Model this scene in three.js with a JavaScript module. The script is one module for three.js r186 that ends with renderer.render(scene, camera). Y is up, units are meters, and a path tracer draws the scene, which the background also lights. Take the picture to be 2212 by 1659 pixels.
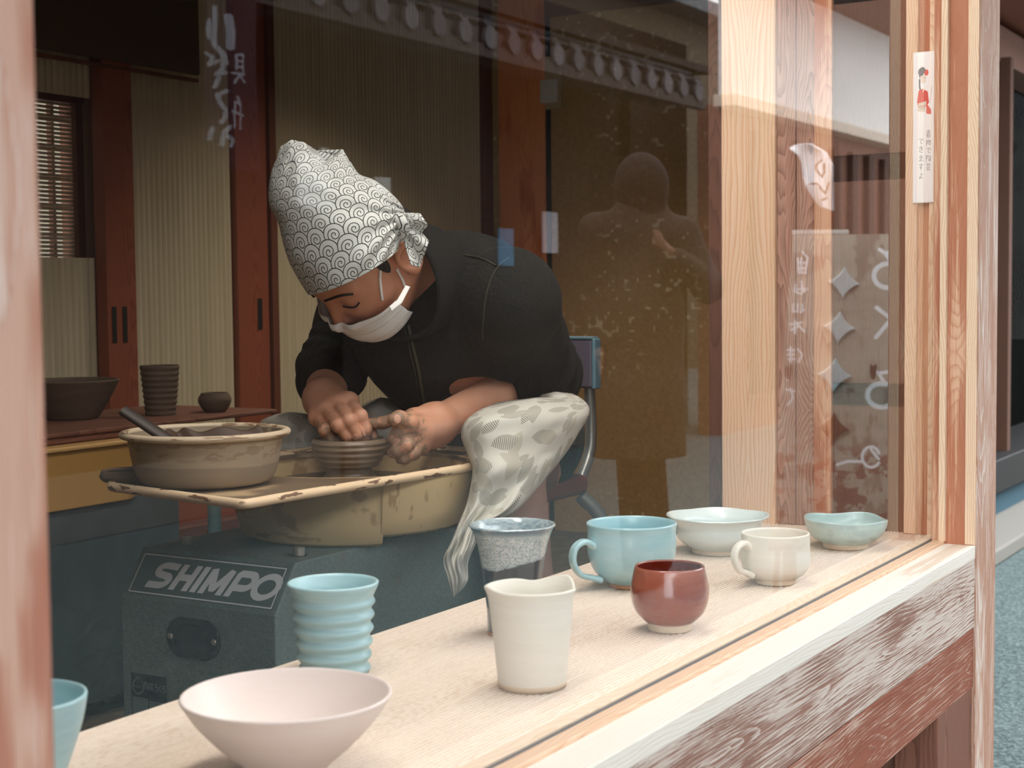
import * as THREE from 'three';
import { mergeGeometries, mergeVertices, toCreasedNormals } from 'three/addons/utils/BufferGeometryUtils.js';
import { RoundedBoxGeometry } from 'three/addons/geometries/RoundedBoxGeometry.js';
import { RectAreaLightUniformsLib } from 'three/addons/lights/RectAreaLightUniformsLib.js';

// ---------------------------------------------------------------- camera, sky, lights, exposure
const V = (x, y, z) => new THREE.Vector3(x, y, z);
const scene = new THREE.Scene();
const renderer = new THREE.WebGLRenderer({ antialias: true });
renderer.toneMapping = THREE.LinearToneMapping;
renderer.toneMappingExposure = 1.75;
renderer.shadowMap.enabled = true;

const FOCAL = 3300, EYE = V(0, 1.17, 0.586);
const camera = new THREE.PerspectiveCamera((2 * Math.atan(829.5 / FOCAL) * 180) / Math.PI, 2212 / 1659, 0.05, 200);
const FWD = V(0.85567, -0.0596, -0.51408).normalize();
const UPC = V(0.0564, 0.99817, -0.02184); UPC.addScaledVector(FWD, -UPC.dot(FWD)).normalize();
const RIGHT = FWD.clone().cross(UPC);
camera.position.copy(EYE);
camera.quaternion.setFromRotationMatrix(new THREE.Matrix4().makeBasis(RIGHT, UPC, FWD.clone().negate()));
camera.focus = 2.0;
camera.userData.fStop = 11;

// an even, overcast sky: a little brighter overhead than at the horizon
{
  const w = 64, h = 32, d = new Float32Array(w * h * 4);
  for (let j = 0; j < h; j++) for (let i = 0; i < w; i++) {
    const e = Math.max(0, Math.sin(((j + 0.5) / h - 0.5) * Math.PI)), k = 0.85 + 0.4 * e;
    d.set([k * 0.97, k * 1.01, k * 1.05, 1], (j * w + i) * 4);
  }
  const t = new THREE.DataTexture(d, w, h, THREE.RGBAFormat, THREE.FloatType);
  t.magFilter = t.minFilter = THREE.LinearFilter; t.mapping = THREE.EquirectangularReflectionMapping; t.needsUpdate = true;
  scene.background = t; scene.environment = t;
}
scene.backgroundIntensity = scene.environmentIntensity = 3.3;
RectAreaLightUniformsLib.init();

// a point on the ray through pixel (px, py), d metres in front of the lens
const at = (px, py, d) => EYE.clone().addScaledVector(FWD, d).addScaledVector(RIGHT, ((px - 1106) / FOCAL) * d).addScaledVector(UPC, (-(py - 829.5) / FOCAL) * d);

// ---------------------------------------------------------------- helpers
const names = {};
const numbered = (n) => { const k = (names[n] = (names[n] ?? -1) + 1); return k ? n + '_' + String(k).padStart(3, '0') : n; };
function tag(o, label, category, group) { o.userData.label = label; if (category) o.userData.category = category; if (group) o.userData.group = group; return o; }
function thing(name, label, category, pos = V(0, 0, 0), turn = 0, group) {
  const o = new THREE.Group(); o.name = numbered(name); o.position.copy(pos); o.rotation.y = turn; scene.add(o);
  return tag(o, label, category, group);
}
function part(name, geo, mat, parent, label) {
  const m = new THREE.Mesh(Array.isArray(geo) ? merge(geo) : geo, mat); m.name = name; m.castShadow = m.receiveShadow = true;
  parent.add(m); if (label) m.userData.label = label; return m;
}
function struct(name, label) { const o = new THREE.Group(); o.name = numbered(name); o.userData.kind = 'structure'; if (label) o.userData.label = label; scene.add(o); return o; }
function clean(g) {
  g = g.index ? g.toNonIndexed() : g;
  for (const k of Object.keys(g.attributes)) if (!['position', 'normal', 'uv'].includes(k)) g.deleteAttribute(k);
  if (!g.attributes.uv) g.setAttribute('uv', new THREE.BufferAttribute(new Float32Array(g.attributes.position.count * 2), 2));
  return g;
}
const merge = (list) => mergeGeometries(list.map(clean));

// seeded noise
let seed = 7;
const rnd = () => { seed = (seed + 0x6d2b79f5) | 0; let t = Math.imul(seed ^ (seed >>> 15), 1 | seed); t = (t + Math.imul(t ^ (t >>> 7), 61 | t)) ^ t; return ((t ^ (t >>> 14)) >>> 0) / 4294967296; };
const hash = (x, y, z = 0) => { let h = Math.imul(x | 0, 374761393) + Math.imul(y | 0, 668265263) + Math.imul(z | 0, 1440662683); h = Math.imul(h ^ (h >>> 13), 1274126177); h ^= h >>> 16; return (h >>> 0) / 4294967296; };
const sm = (t) => t * t * (3 - 2 * t), lerp = (a, b, t) => a + (b - a) * t, clamp = (x, a = 0, b = 1) => (x < a ? a : x > b ? b : x);
const step = (a, b, x) => sm(clamp((x - a) / (b - a)));
function noise2(x, y, s = 0) {
  const i = Math.floor(x), j = Math.floor(y), u = sm(x - i), v = sm(y - j);
  return lerp(lerp(hash(i, j, s), hash(i + 1, j, s), u), lerp(hash(i, j + 1, s), hash(i + 1, j + 1, s), u), v);
}
const fbm = (x, y, o = 4, s = 0) => { let a = 0.5, r = 0, n = 0; for (let i = 0; i < o; i++) { r += a * noise2(x, y, s + i * 17); n += a; x *= 2.03; y *= 2.03; a *= 0.5; } return r / n; };
function noise3(x, y, z) {
  const i = Math.floor(x), j = Math.floor(y), k = Math.floor(z), u = sm(x - i), v = sm(y - j), w = sm(z - k);
  const p = (c) => lerp(lerp(hash(i, j, k + c), hash(i + 1, j, k + c), u), lerp(hash(i, j + 1, k + c), hash(i + 1, j + 1, k + c), u), v);
  return lerp(p(0), p(1), w);
}

// textures: fn(u, v) gives sRGB 0..1 colours (or one number)
function dataTexture(w, h, fn, srgb = true) {
  const d = new Uint8Array(w * h * 4);
  for (let j = 0; j < h; j++) for (let i = 0; i < w; i++) {
    const c = fn((i + 0.5) / w, (j + 0.5) / h), o = (j * w + i) * 4;
    if (typeof c === 'number') d[o] = d[o + 1] = d[o + 2] = clamp(c) * 255; else for (let k = 0; k < 3; k++) d[o + k] = clamp(c[k]) * 255;
    d[o + 3] = 255;
  }
  const t = new THREE.DataTexture(d, w, h, THREE.RGBAFormat);
  t.magFilter = THREE.LinearFilter; t.minFilter = THREE.LinearMipmapLinearFilter; t.generateMipmaps = true;
  t.wrapS = t.wrapT = THREE.MirroredRepeatWrapping; if (srgb) t.colorSpace = THREE.SRGBColorSpace; t.needsUpdate = true;
  return t;
}
function canvasTexture(w, h, draw, wrap = THREE.ClampToEdgeWrapping) {
  const c = document.createElement('canvas'); c.width = w; c.height = h; draw(c.getContext('2d'), w, h);
  const t = new THREE.CanvasTexture(c); t.colorSpace = THREE.SRGBColorSpace; t.wrapS = t.wrapT = wrap; return t;
}
const mix3 = (a, b, t) => [lerp(a[0], b[0], t), lerp(a[1], b[1], t), lerp(a[2], b[2], t)];
const C = (r, g, b) => [r / 255, g / 255, b / 255];
const std = (rgb, roughness = 0.8, more = {}) => new THREE.MeshStandardMaterial({ color: new THREE.Color().setRGB(rgb[0] / 255, rgb[1] / 255, rgb[2] / 255, THREE.SRGBColorSpace), roughness, ...more });
const phys = (rgb, roughness = 0.3, more = {}) => new THREE.MeshPhysicalMaterial({ color: new THREE.Color().setRGB(rgb[0] / 255, rgb[1] / 255, rgb[2] / 255, THREE.SRGBColorSpace), roughness, ...more });

// wood: u runs along the grain, L x W metres per tile
function wood({ s = 1, L = 1.2, W = 0.15, w = 1024, h = 256, early, late, rings = 90, pith = [0.4, 0.06], slope = 0.02, wob = 0.02, sharp = 3, fibre = 0.35, patch = null, patchAt = [0.5, 0.7], patchScale = [3, 30], rough = 0.75, bump = 0.0006, streak = null, streakAt = 0.62 }) {
  const hgt = new Float32Array(w * h); let n = 0;
  const map = dataTexture(w, h, (u, v) => {
    const x = u * L, y = v * W;
    const wx = fbm(x * 3.1, y * 14, 3, s) - 0.5, hx = pith[1] + (x - L / 2) * slope + wob * (fbm(x * 2.2, 3.3, 3, s + 5) - 0.5) * 2;
    const dy = y - pith[0] * W + wx * wob * 1.2, r = Math.sqrt(dy * dy + hx * hx) + 0.0035 * (fbm(x * 9, y * 60, 3, s + 9) - 0.5);
    const f = (r * rings * 10) % 1, ring = Math.pow(f, sharp) * (1 - step(0.93, 1, f));
    const fib = noise2(x * 14, y * 1500, s + 2) * 0.6 + noise2(x * 45, y * 3200, s + 3) * 0.4;
    let c = mix3(early, late, clamp(ring * 0.85 + (fib - 0.5) * fibre + 0.12 * (fbm(x * 4, y * 20, 3, s + 31) - 0.5)));
    let z = 0.5 + ring * 0.3 + (fib - 0.5) * 0.5;
    if (streak) { const q = step(streakAt, streakAt + 0.16, fib * 0.55 + ring * 0.25 + fbm(x * 8, y * 40, 3, s + 71) * 0.45); c = mix3(c, streak, q * 0.85); z += 0.15 * q; }
    if (patch) { const q = step(patchAt[0], patchAt[1], fbm(x * patchScale[0], y * patchScale[1], 4, s + 50) + (fib - 0.5) * 0.25); c = mix3(c, patch, q * 0.8); }
    hgt[n++] = z; return c;
  });
  n = 0; const bm = dataTexture(w, h, () => hgt[n++], false);
  map.repeat.set(1 / L, 1 / W); bm.repeat.set(1 / L, 1 / W);
  return new THREE.MeshStandardMaterial({ map, bumpMap: bm, bumpScale: bump, roughness: rough });
}
// box with uv in metres, grain along one axis; centre (x, y, z)
function box(w, h, d, x = 0, y = 0, z = 0, grain = 'x', r = 0.0015, shift = [rnd() * 3, rnd() * 0.5]) {
  r = Math.min(r, w / 2.1, h / 2.1, d / 2.1);
  let g = r > 0 ? new RoundedBoxGeometry(w, h, d, 1, r) : new THREE.BoxGeometry(w, h, d); g = clean(g);
  const p = g.attributes.position, n = g.attributes.normal, uv = g.attributes.uv, ax = 'xyz'.indexOf(grain);
  const P = (i, a) => p.array[i * 3 + a];
  for (let i = 0; i < p.count; i += 3) {
    let a = 0, m = 0; for (let k = 0; k < 3; k++) { const q = Math.abs(n.array[i * 3 + k] + n.array[i * 3 + 3 + k] + n.array[i * 3 + 6 + k]); if (q > m) { m = q; a = k; } }
    for (let j = i; j < i + 3; j++) {
      let u, v;
      if (a === ax) { u = P(j, (ax + 1) % 3) * 0.3; v = P(j, (ax + 2) % 3); } else { u = P(j, ax); v = P(j, 3 - ax - a); }
      uv.setXY(j, u + shift[0], v + shift[1] + a * 0.02);
    }
  }
  g.translate(x, y, z); return g;
}
const boxAB = (a, b, grain = 'x', r = 0.0015, shift) => box(Math.abs(b[0] - a[0]), Math.abs(b[1] - a[1]), Math.abs(b[2] - a[2]), (a[0] + b[0]) / 2, (a[1] + b[1]) / 2, (a[2] + b[2]) / 2, grain, r, shift);
const tube = (pts, r, seg = 40, rs = 10, closed = false) => new THREE.TubeGeometry(new THREE.CatmullRomCurve3(pts, closed, 'centripetal'), seg, r, rs, closed);
function lathe(profile, seg = 64) {
  const g = new THREE.LatheGeometry(profile.map(([r, y]) => new THREE.Vector2(Math.max(r, 1e-5), y)), seg); return g;
}
// smooth open profile through points
const spline = (pts, n = 40) => new THREE.SplineCurve(pts.map(([r, y]) => new THREE.Vector2(r, y))).getPoints(n).map((p) => [p.x, p.y]);
function deform(g, fn) { const p = g.attributes.position, v = V(); for (let i = 0; i < p.count; i++) { v.fromBufferAttribute(p, i); fn(v, i); p.setXYZ(i, v.x, v.y, v.z); } g.computeVertexNormals(); return g; }
// a grid surface from fn(u, v) -> Vector3
function sheet(fn, nu, nv, uvs = (u, v) => [u, v], closeU = false) {
  const pos = [], uv = [], idx = [];
  for (let j = 0; j <= nv; j++) for (let i = 0; i <= nu; i++) { const p = fn(i / nu, j / nv); pos.push(p.x, p.y, p.z); uv.push(...uvs(i / nu, j / nv)); }
  for (let j = 0; j < nv; j++) for (let i = 0; i < nu; i++) { const a = j * (nu + 1) + i, b = a + 1, c = a + nu + 1, d = c + 1; idx.push(a, b, d, a, d, c); }
  const g = new THREE.BufferGeometry(); g.setAttribute('position', new THREE.Float32BufferAttribute(pos, 3)); g.setAttribute('uv', new THREE.Float32BufferAttribute(uv, 2)); g.setIndex(idx); g.computeVertexNormals();
  if (closeU) { const n = g.attributes.normal; for (let j = 0; j <= nv; j++) { const a = j * (nu + 1), b = a + nu; const s = V(n.getX(a) + n.getX(b), n.getY(a) + n.getY(b), n.getZ(a) + n.getZ(b)).normalize(); n.setXYZ(a, s.x, s.y, s.z); n.setXYZ(b, s.x, s.y, s.z); } }
  return g;
}
// a sheet given thickness along its normals
function thick(g, t) {
  g.computeVertexNormals(); const p = g.attributes.position, n = g.attributes.normal, N = p.count, pos = [], uv = [], idx = [], I = g.index.array;
  for (const s of [0.5, -0.5]) for (let i = 0; i < N; i++) { pos.push(p.getX(i) + n.getX(i) * t * s, p.getY(i) + n.getY(i) * t * s, p.getZ(i) + n.getZ(i) * t * s); uv.push(g.attributes.uv.getX(i), g.attributes.uv.getY(i)); }
  const edge = new Map();
  for (let k = 0; k < I.length; k += 3) { idx.push(I[k], I[k + 1], I[k + 2], I[k] + N, I[k + 2] + N, I[k + 1] + N); for (let e = 0; e < 3; e++) { const a = I[k + e], b = I[k + (e + 1) % 3], q = Math.min(a, b) * N + Math.max(a, b); edge.set(q, edge.has(q) ? null : [a, b]); } }
  for (const e of edge.values()) if (e) { const [a, b] = e; idx.push(b, a, a + N, b, a + N, b + N); }
  const o = new THREE.BufferGeometry(); o.setAttribute('position', new THREE.Float32BufferAttribute(pos, 3)); o.setAttribute('uv', new THREE.Float32BufferAttribute(uv, 2)); o.setIndex(idx); o.computeVertexNormals(); return o;
}
const lineAt = (pts, t) => { const L = [0]; for (let i = 1; i < pts.length; i++) L.push(L[i - 1] + Math.hypot(pts[i][0] - pts[i - 1][0], pts[i][1] - pts[i - 1][1])); const s = t * L[L.length - 1]; let i = 1; while (i < pts.length - 1 && L[i] < s) i++; const k = (s - L[i - 1]) / (L[i] - L[i - 1] || 1); return pts[i - 1].map((a, j) => lerp(a, pts[i][j], k)); };
// a skin over rings: each row is a line from left to right, a distance d and a half depth w
function loft(rows, { n = 64, m = 8, fold = () => 0, power = 1 } = {}) {
  const cr = (k, f) => { const i = Math.min(Math.floor(k), rows.length - 2), t = k - i, g = (j) => f(rows[clamp(j, 0, rows.length - 1)]), a = g(i - 1), b = g(i), c = g(i + 1), d = g(i + 2); return 0.5 * (2 * b + (c - a) * t + (2 * a - 5 * b + 4 * c - d) * t * t + (3 * b - a - 3 * c + d) * t * t * t); };
  const nv = (rows.length - 1) * m;
  const fn = (u, v) => {
    const th = u * Math.PI * 2, k = v * (rows.length - 1), s = (1 - Math.cos(th)) / 2, q = Math.sin(th), qq = Math.sign(q) * Math.pow(Math.abs(q), power);
    const px = cr(k, (r) => lineAt(r.p, s)[0]), py = cr(k, (r) => lineAt(r.p, s)[1]) + cr(k, (r) => r.b ?? 0) * q;
    const d = cr(k, (r) => r.d + (r.dd ?? 0) * (s - 0.5)), w = cr(k, (r) => r.w);
    return at(px, py, d - w * qq + fold(u, v, s, q));
  };
  let acc = 0, prev = null; const vs = [];
  for (let j = 0; j <= nv; j++) { const p = fn(0.25, j / nv); if (prev) acc += p.distanceTo(prev); prev = p; vs.push(acc); }
  const us = []; for (let j = 0; j <= nv; j++) { const row = [0]; let q = fn(0, j / nv); for (let i = 1; i <= n; i++) { const p = fn(i / n, j / nv); row.push(row[i - 1] + p.distanceTo(q)); q = p; } us.push(row); }
  const ref = us[Math.floor(nv / 3)];
  const g = sheet(fn, n, nv, (u, v) => [lerp(us[Math.round(v * nv)][Math.round(u * n)], ref[Math.round(u * n)], 0.5), vs[Math.round(v * nv)]], true);
  // end caps
  const idx = [...g.index.array], pos = [...g.attributes.position.array], uv = [...g.attributes.uv.array];
  for (const j of [0, nv]) { const base = j * (n + 1), c = V(); for (let i = 0; i < n; i++) c.add(V(pos[(base + i) * 3], pos[(base + i) * 3 + 1], pos[(base + i) * 3 + 2])); c.multiplyScalar(1 / n); const k = pos.length / 3; pos.push(c.x, c.y, c.z); uv.push(uv[base * 2], uv[base * 2 + 1]); for (let i = 0; i < n; i++) j ? idx.push(base + i, base + i + 1, k) : idx.push(base + i + 1, base + i, k); }
  const o = new THREE.BufferGeometry(); o.setAttribute('position', new THREE.Float32BufferAttribute(pos, 3)); o.setAttribute('uv', new THREE.Float32BufferAttribute(uv, 2)); o.setIndex(idx); o.computeVertexNormals();
  const N = o.attributes.normal, G = g.attributes.normal; // keep the smooth seam
  for (let j = 1; j < nv; j++) for (const i of [0, n]) { const a = j * (n + 1) + i; N.setXYZ(a, G.getX(a), G.getY(a), G.getZ(a)); }
  return o;
}

// signed distance fields
const smin = (a, b, k) => { const h = Math.max(k - Math.abs(a - b), 0) / k; return Math.min(a, b) - h * h * k * 0.25; };
const smax = (a, b, k) => -smin(-a, -b, k);
function cap(p, a, b, ra, rb) {
  const x = b.x - a.x, y = b.y - a.y, z = b.z - a.z, t = clamp(((p.x - a.x) * x + (p.y - a.y) * y + (p.z - a.z) * z) / (x * x + y * y + z * z + 1e-12));
  return Math.hypot(p.x - a.x - x * t, p.y - a.y - y * t, p.z - a.z - z * t) - (ra + (rb - ra) * t);
}
const ell = (x, y, z, rx, ry, rz) => { const k = Math.hypot(x / rx, y / ry, z / rz), q = Math.hypot(x / (rx * rx), y / (ry * ry), z / (rz * rz)); return q < 1e-9 ? -Math.min(rx, ry, rz) : (k * (k - 1)) / q; };
function chain(p, list, k) { let d = 9; for (const [a, b, ra, rb] of list) d = smin(d, cap(p, a, b, ra, rb), k); return d; }
// naive surface nets
function nets(f, lo, hi, c, color) {
  const nx = Math.ceil((hi.x - lo.x) / c) + 1, ny = Math.ceil((hi.y - lo.y) / c) + 1, nz = Math.ceil((hi.z - lo.z) / c) + 1, val = new Float32Array(nx * ny * nz), p = V();
  const I = (i, j, k) => (k * ny + j) * nx + i;
  for (let k = 0; k < nz; k++) for (let j = 0; j < ny; j++) for (let i = 0; i < nx; i++) { p.set(lo.x + i * c, lo.y + j * c, lo.z + k * c); val[I(i, j, k)] = f(p); }
  const id = new Int32Array(nx * ny * nz).fill(-1), pos = [], nor = [], col = [], uv = [];
  const e = c * 0.4, grad = (x, y, z) => V(f(p.set(x + e, y, z)) - f(p.set(x - e, y, z)), f(p.set(x, y + e, z)) - f(p.set(x, y - e, z)), f(p.set(x, y, z + e)) - f(p.set(x, y, z - e))).normalize();
  for (let k = 0; k < nz - 1; k++) for (let j = 0; j < ny - 1; j++) for (let i = 0; i < nx - 1; i++) {
    let x = 0, y = 0, z = 0, n = 0;
    const v = []; for (let q = 0; q < 8; q++) v.push(val[I(i + (q & 1), j + ((q >> 1) & 1), k + (q >> 2))]);
    if (v.every((a) => a > 0) || v.every((a) => a <= 0)) continue;
    for (let a = 0; a < 8; a++) for (const b of [1, 2, 4]) { if (a & b) continue; const o = a | b; if (v[a] > 0 === v[o] > 0) continue; const t = v[a] / (v[a] - v[o]); x += (a & 1) + (b === 1 ? t : 0); y += ((a >> 1) & 1) + (b === 2 ? t : 0); z += (a >> 2) + (b === 4 ? t : 0); n++; }
    const X = lo.x + (i + x / n) * c, Y = lo.y + (j + y / n) * c, Z = lo.z + (k + z / n) * c, g = grad(X, Y, Z);
    id[I(i, j, k)] = pos.length / 3; pos.push(X, Y, Z); nor.push(g.x, g.y, g.z); uv.push(X * 0.8 + Z * 0.6, Y);
    if (color) col.push(...color(p.set(X, Y, Z)));
  }
  const idx = [], quad = (a, b, d, e2, flip) => { if (a < 0 || b < 0 || d < 0 || e2 < 0) return; flip ? idx.push(a, d, b, a, e2, d) : idx.push(a, b, d, a, d, e2); };
  for (let k = 1; k < nz - 1; k++) for (let j = 1; j < ny - 1; j++) for (let i = 1; i < nx - 1; i++) {
    const s = val[I(i, j, k)] > 0;
    if (s !== val[I(i + 1, j, k)] > 0) quad(id[I(i, j - 1, k - 1)], id[I(i, j, k - 1)], id[I(i, j, k)], id[I(i, j - 1, k)], s);
    if (s !== val[I(i, j + 1, k)] > 0) quad(id[I(i - 1, j, k - 1)], id[I(i - 1, j, k)], id[I(i, j, k)], id[I(i, j, k - 1)], s);
    if (s !== val[I(i, j, k + 1)] > 0) quad(id[I(i - 1, j - 1, k)], id[I(i, j - 1, k)], id[I(i, j, k)], id[I(i - 1, j, k)], s);
  }
  const g = new THREE.BufferGeometry();
  g.setAttribute('position', new THREE.Float32BufferAttribute(pos, 3)); g.setAttribute('normal', new THREE.Float32BufferAttribute(nor, 3)); g.setAttribute('uv', new THREE.Float32BufferAttribute(uv, 2));
  if (color) g.setAttribute('color', new THREE.Float32BufferAttribute(col, 3));
  g.setIndex(idx); return g;
}
const span = (list, pad) => { const b = new THREE.Box3(); for (const p of list) b.expandByPoint(p); b.expandByScalar(pad); return [b.min, b.max]; };
// where the ray through a pixel first meets a field
function meet(px, py, f, from = 1.2, to = 3.2) { let d = from; for (let i = 0; i < 200 && d < to; i++) { const q = f(at(px, py, d)); if (q < 0.0006) break; d += Math.max(q * 0.6, 0.0008); } return at(px, py, d); }

// ---------------------------------------------------------------- materials
const cream = C(226, 214, 196);
const M = {
  cedar: wood({ s: 3, L: 1.6, W: 0.16, early: C(232, 200, 168), late: C(214, 156, 112), rings: 22, pith: [0.5, 0.02], slope: 0.035, wob: 0.03, sharp: 2.2, fibre: 0.22, patch: C(218, 154, 104), patchAt: [0.6, 0.8], patchScale: [2, 20], rough: 0.7 }),
  endBrown: wood({ s: 11, L: 1.2, W: 0.1, early: C(172, 130, 110), late: C(118, 80, 66), rings: 110, pith: [0.5, 0.09], slope: 0.01, sharp: 1.6, fibre: 0.5, rough: 0.8, bump: 0.0008 }),
  jamb: wood({ s: 17, L: 1.2, W: 0.1, early: C(208, 158, 124), late: C(180, 118, 84), rings: 70, pith: [0.5, 0.08], fibre: 0.4, patch: C(162, 94, 64), patchAt: [0.52, 0.62], patchScale: [2.2, 26], rough: 0.65 }),
  postSide: wood({ s: 21, L: 1.3, W: 0.09, early: C(218, 176, 146), late: C(190, 132, 100), rings: 60, pith: [0.5, 0.07], fibre: 0.45, patch: C(172, 104, 74), patchAt: [0.5, 0.6], patchScale: [2, 22], rough: 0.7 }),
  postFront: wood({ s: 27, L: 1.6, W: 0.12, early: C(184, 138, 114), late: C(150, 102, 80), rings: 40, fibre: 0.4, streak: C(228, 218, 208), streakAt: 0.56, rough: 0.75 }),
  postPale: wood({ s: 29, L: 1.3, W: 0.09, early: C(236, 208, 178), late: C(206, 158, 122), rings: 60, pith: [0.5, 0.06], fibre: 0.35, rough: 0.75 }),
  postNear: wood({ s: 33, L: 0.9, W: 0.12, early: C(208, 166, 146), late: C(186, 134, 112), rings: 30, fibre: 0.5, streak: C(232, 212, 200), streakAt: 0.6, patch: C(172, 106, 82), patchAt: [0.5, 0.7], patchScale: [8, 26], rough: 0.8 }),
  upperPlank: wood({ s: 41, L: 1.15, W: 0.13, w: 2048, h: 256, early: C(150, 108, 92), late: C(112, 70, 56), rings: 26, pith: [0.45, 0.012], slope: 0.035, wob: 0.03, sharp: 1.6, fibre: 0.5, streak: C(222, 210, 198), streakAt: 0.47, rough: 0.85, bump: 0.0012 }),
  lowerPlank: wood({ s: 47, L: 1.15, W: 0.1, w: 2048, h: 256, early: C(150, 84, 60), late: C(118, 62, 44), rings: 22, pith: [0.5, 0.012], slope: 0.03, wob: 0.035, sharp: 2, fibre: 0.4, streak: C(206, 180, 162), streakAt: 0.6, rough: 0.8, bump: 0.001 }),
  sill: wood({ s: 53, L: 1.2, W: 0.08, early: C(238, 230, 218), late: C(228, 214, 198), rings: 60, fibre: 0.3, patch: C(216, 192, 170), patchAt: [0.68, 0.8], patchScale: [4, 60], rough: 0.8 }),
  rail: wood({ s: 59, L: 1.2, W: 0.05, early: C(232, 200, 170), late: C(212, 164, 130), rings: 60, fibre: 0.3, rough: 0.7 }),
  railIn: wood({ s: 61, L: 1.2, W: 0.05, early: C(224, 206, 184), late: C(208, 184, 158), rings: 60, fibre: 0.3, rough: 0.7 }),
  shelf: wood({ s: 67, L: 1.1, W: 0.35, w: 1024, h: 512, early: C(232, 216, 198), late: C(214, 188, 164), rings: 130, pith: [0.5, 0.2], fibre: 0.4, rough: 0.6 }),
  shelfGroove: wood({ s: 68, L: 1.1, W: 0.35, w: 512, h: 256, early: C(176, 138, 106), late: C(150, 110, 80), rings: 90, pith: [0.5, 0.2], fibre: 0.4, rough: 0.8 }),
  pillar: wood({ s: 71, L: 1.4, W: 0.16, early: C(238, 152, 92), late: C(214, 114, 60), rings: 40, pith: [0.5, 0.08], fibre: 0.4, patch: C(196, 96, 48), patchAt: [0.6, 0.75], patchScale: [4, 12], rough: 0.5 }),
  darkFrame: wood({ s: 73, L: 1.4, W: 0.12, early: C(112, 62, 40), late: C(78, 40, 26), rings: 60, fibre: 0.4, rough: 0.6 }),
  redFrame: wood({ s: 79, L: 1.4, W: 0.12, early: C(152, 82, 56), late: C(118, 56, 36), rings: 60, fibre: 0.4, rough: 0.55 }),
  lattice: wood({ s: 83, L: 1.2, W: 0.1, early: C(134, 88, 68), late: C(92, 54, 40), rings: 60, fibre: 0.4, rough: 0.7 }),
  outWood: wood({ s: 89, L: 1.6, W: 0.2, early: C(98, 66, 50), late: C(66, 42, 32), rings: 50, fibre: 0.5, rough: 0.85 }),
};
M.gasket = std([96, 96, 98], 0.6);
M.black = std([16, 16, 15], 0.6);
M.wallBrown = new THREE.MeshStandardMaterial({ roughness: 0.9, bumpScale: 0.0006, map: dataTexture(512, 512, (u, v) => {
  const q = fbm(u * 220, v * 220, 3, 4), s = step(0.8, 0.88, noise2(u * 110, v * 110, 8)) * step(0.44, 0.62, fbm(u * 6, v * 6, 3, 12));
  return mix3(mix3(C(160, 124, 78), C(186, 150, 100), q), C(226, 206, 170), s * 0.8);
}) });
M.wallBrown.map.repeat.set(0.7, 0.7);
M.plaster = new THREE.MeshStandardMaterial({ roughness: 0.95, map: dataTexture(256, 256, (u, v) => mix3(C(196, 184, 164), C(210, 198, 178), fbm(u * 40, v * 40, 4, 2))) });
M.reed = new THREE.MeshStandardMaterial({ roughness: 0.75, map: dataTexture(512, 256, (u, v) => mix3(C(190, 178, 146), C(212, 200, 168), fbm(u * 60, v * 3, 4, 6))) });
M.earth = new THREE.MeshStandardMaterial({ roughness: 0.95, map: dataTexture(256, 256, (u, v) => mix3(C(74, 62, 50), C(104, 92, 76), fbm(u * 30, v * 30, 4, 9))) });

// ---------------------------------------------------------------- the room behind the window
const FLOOR = 0.47, BACK = -1.8, RIGHTX = 3.9, SHELF = 0.82, ENDX = 2.16;
part('floor_slab', [boxAB([-1.6, FLOOR - 0.2, BACK - 0.1], [2.18, FLOOR, -0.02], 'x', 0), boxAB([2.18, FLOOR - 0.2, BACK - 0.1], [RIGHTX + 0.1, FLOOR, -0.64], 'x', 0)], M.earth, struct('floor', 'dark earth floor of the workshop'));
part('ceiling_board', boxAB([-1.6, 2.62, BACK - 0.15], [RIGHTX + 0.15, 2.74, 0.12], 'x', 0), M.darkFrame, struct('ceiling', 'dark timber ceiling of the workshop'));
part('wall_panel', boxAB([-1.7, 0, BACK - 0.1], [-1.6, 2.62, 0.05], 'z', 0), M.plaster, struct('wall_left', 'plain wall at the far left end of the workshop'));
{ // back wall with an opening for the blind window
  const w = struct('wall_back', 'back wall behind the sliding doors');
  part('wall_panel', boxAB([-1.6, FLOOR, BACK - 0.1], [1.98, 2.62, BACK - 0.06], 'x', 0), M.plaster, w);
  part('wall_panel', boxAB([1.98, FLOOR, BACK - 0.1], [2.3, 1.24, BACK - 0.06], 'x', 0), M.plaster, w);
  part('wall_panel', boxAB([1.98, 1.58, BACK - 0.1], [2.3, 2.62, BACK - 0.06], 'x', 0), M.plaster, w);
  part('wall_panel', boxAB([2.3, FLOOR, BACK - 0.1], [RIGHTX + 0.1, 2.62, BACK - 0.06], 'x', 0), M.plaster, w);
  part('riser_board', boxAB([-1.6, FLOOR, BACK - 0.06], [RIGHTX, 0.66, BACK + 0.035], 'x', 0.004), M.darkFrame, w, 'dark red brown riser board under the sliding doors');
  part('lintel', boxAB([1.6, 1.636, BACK + 0.055], [2.545, 1.644, BACK + 0.066], 'x', 0.002), M.darkFrame, w);
}
part('transom_board', boxAB([1.2, 1.652, BACK + 0.058], [2.545, 2.62, BACK + 0.07], 'x', 0.002), std([84, 68, 50], 0.85), scene.getObjectByName('wall_back'), 'dark brown board above the doors on the left');
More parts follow.
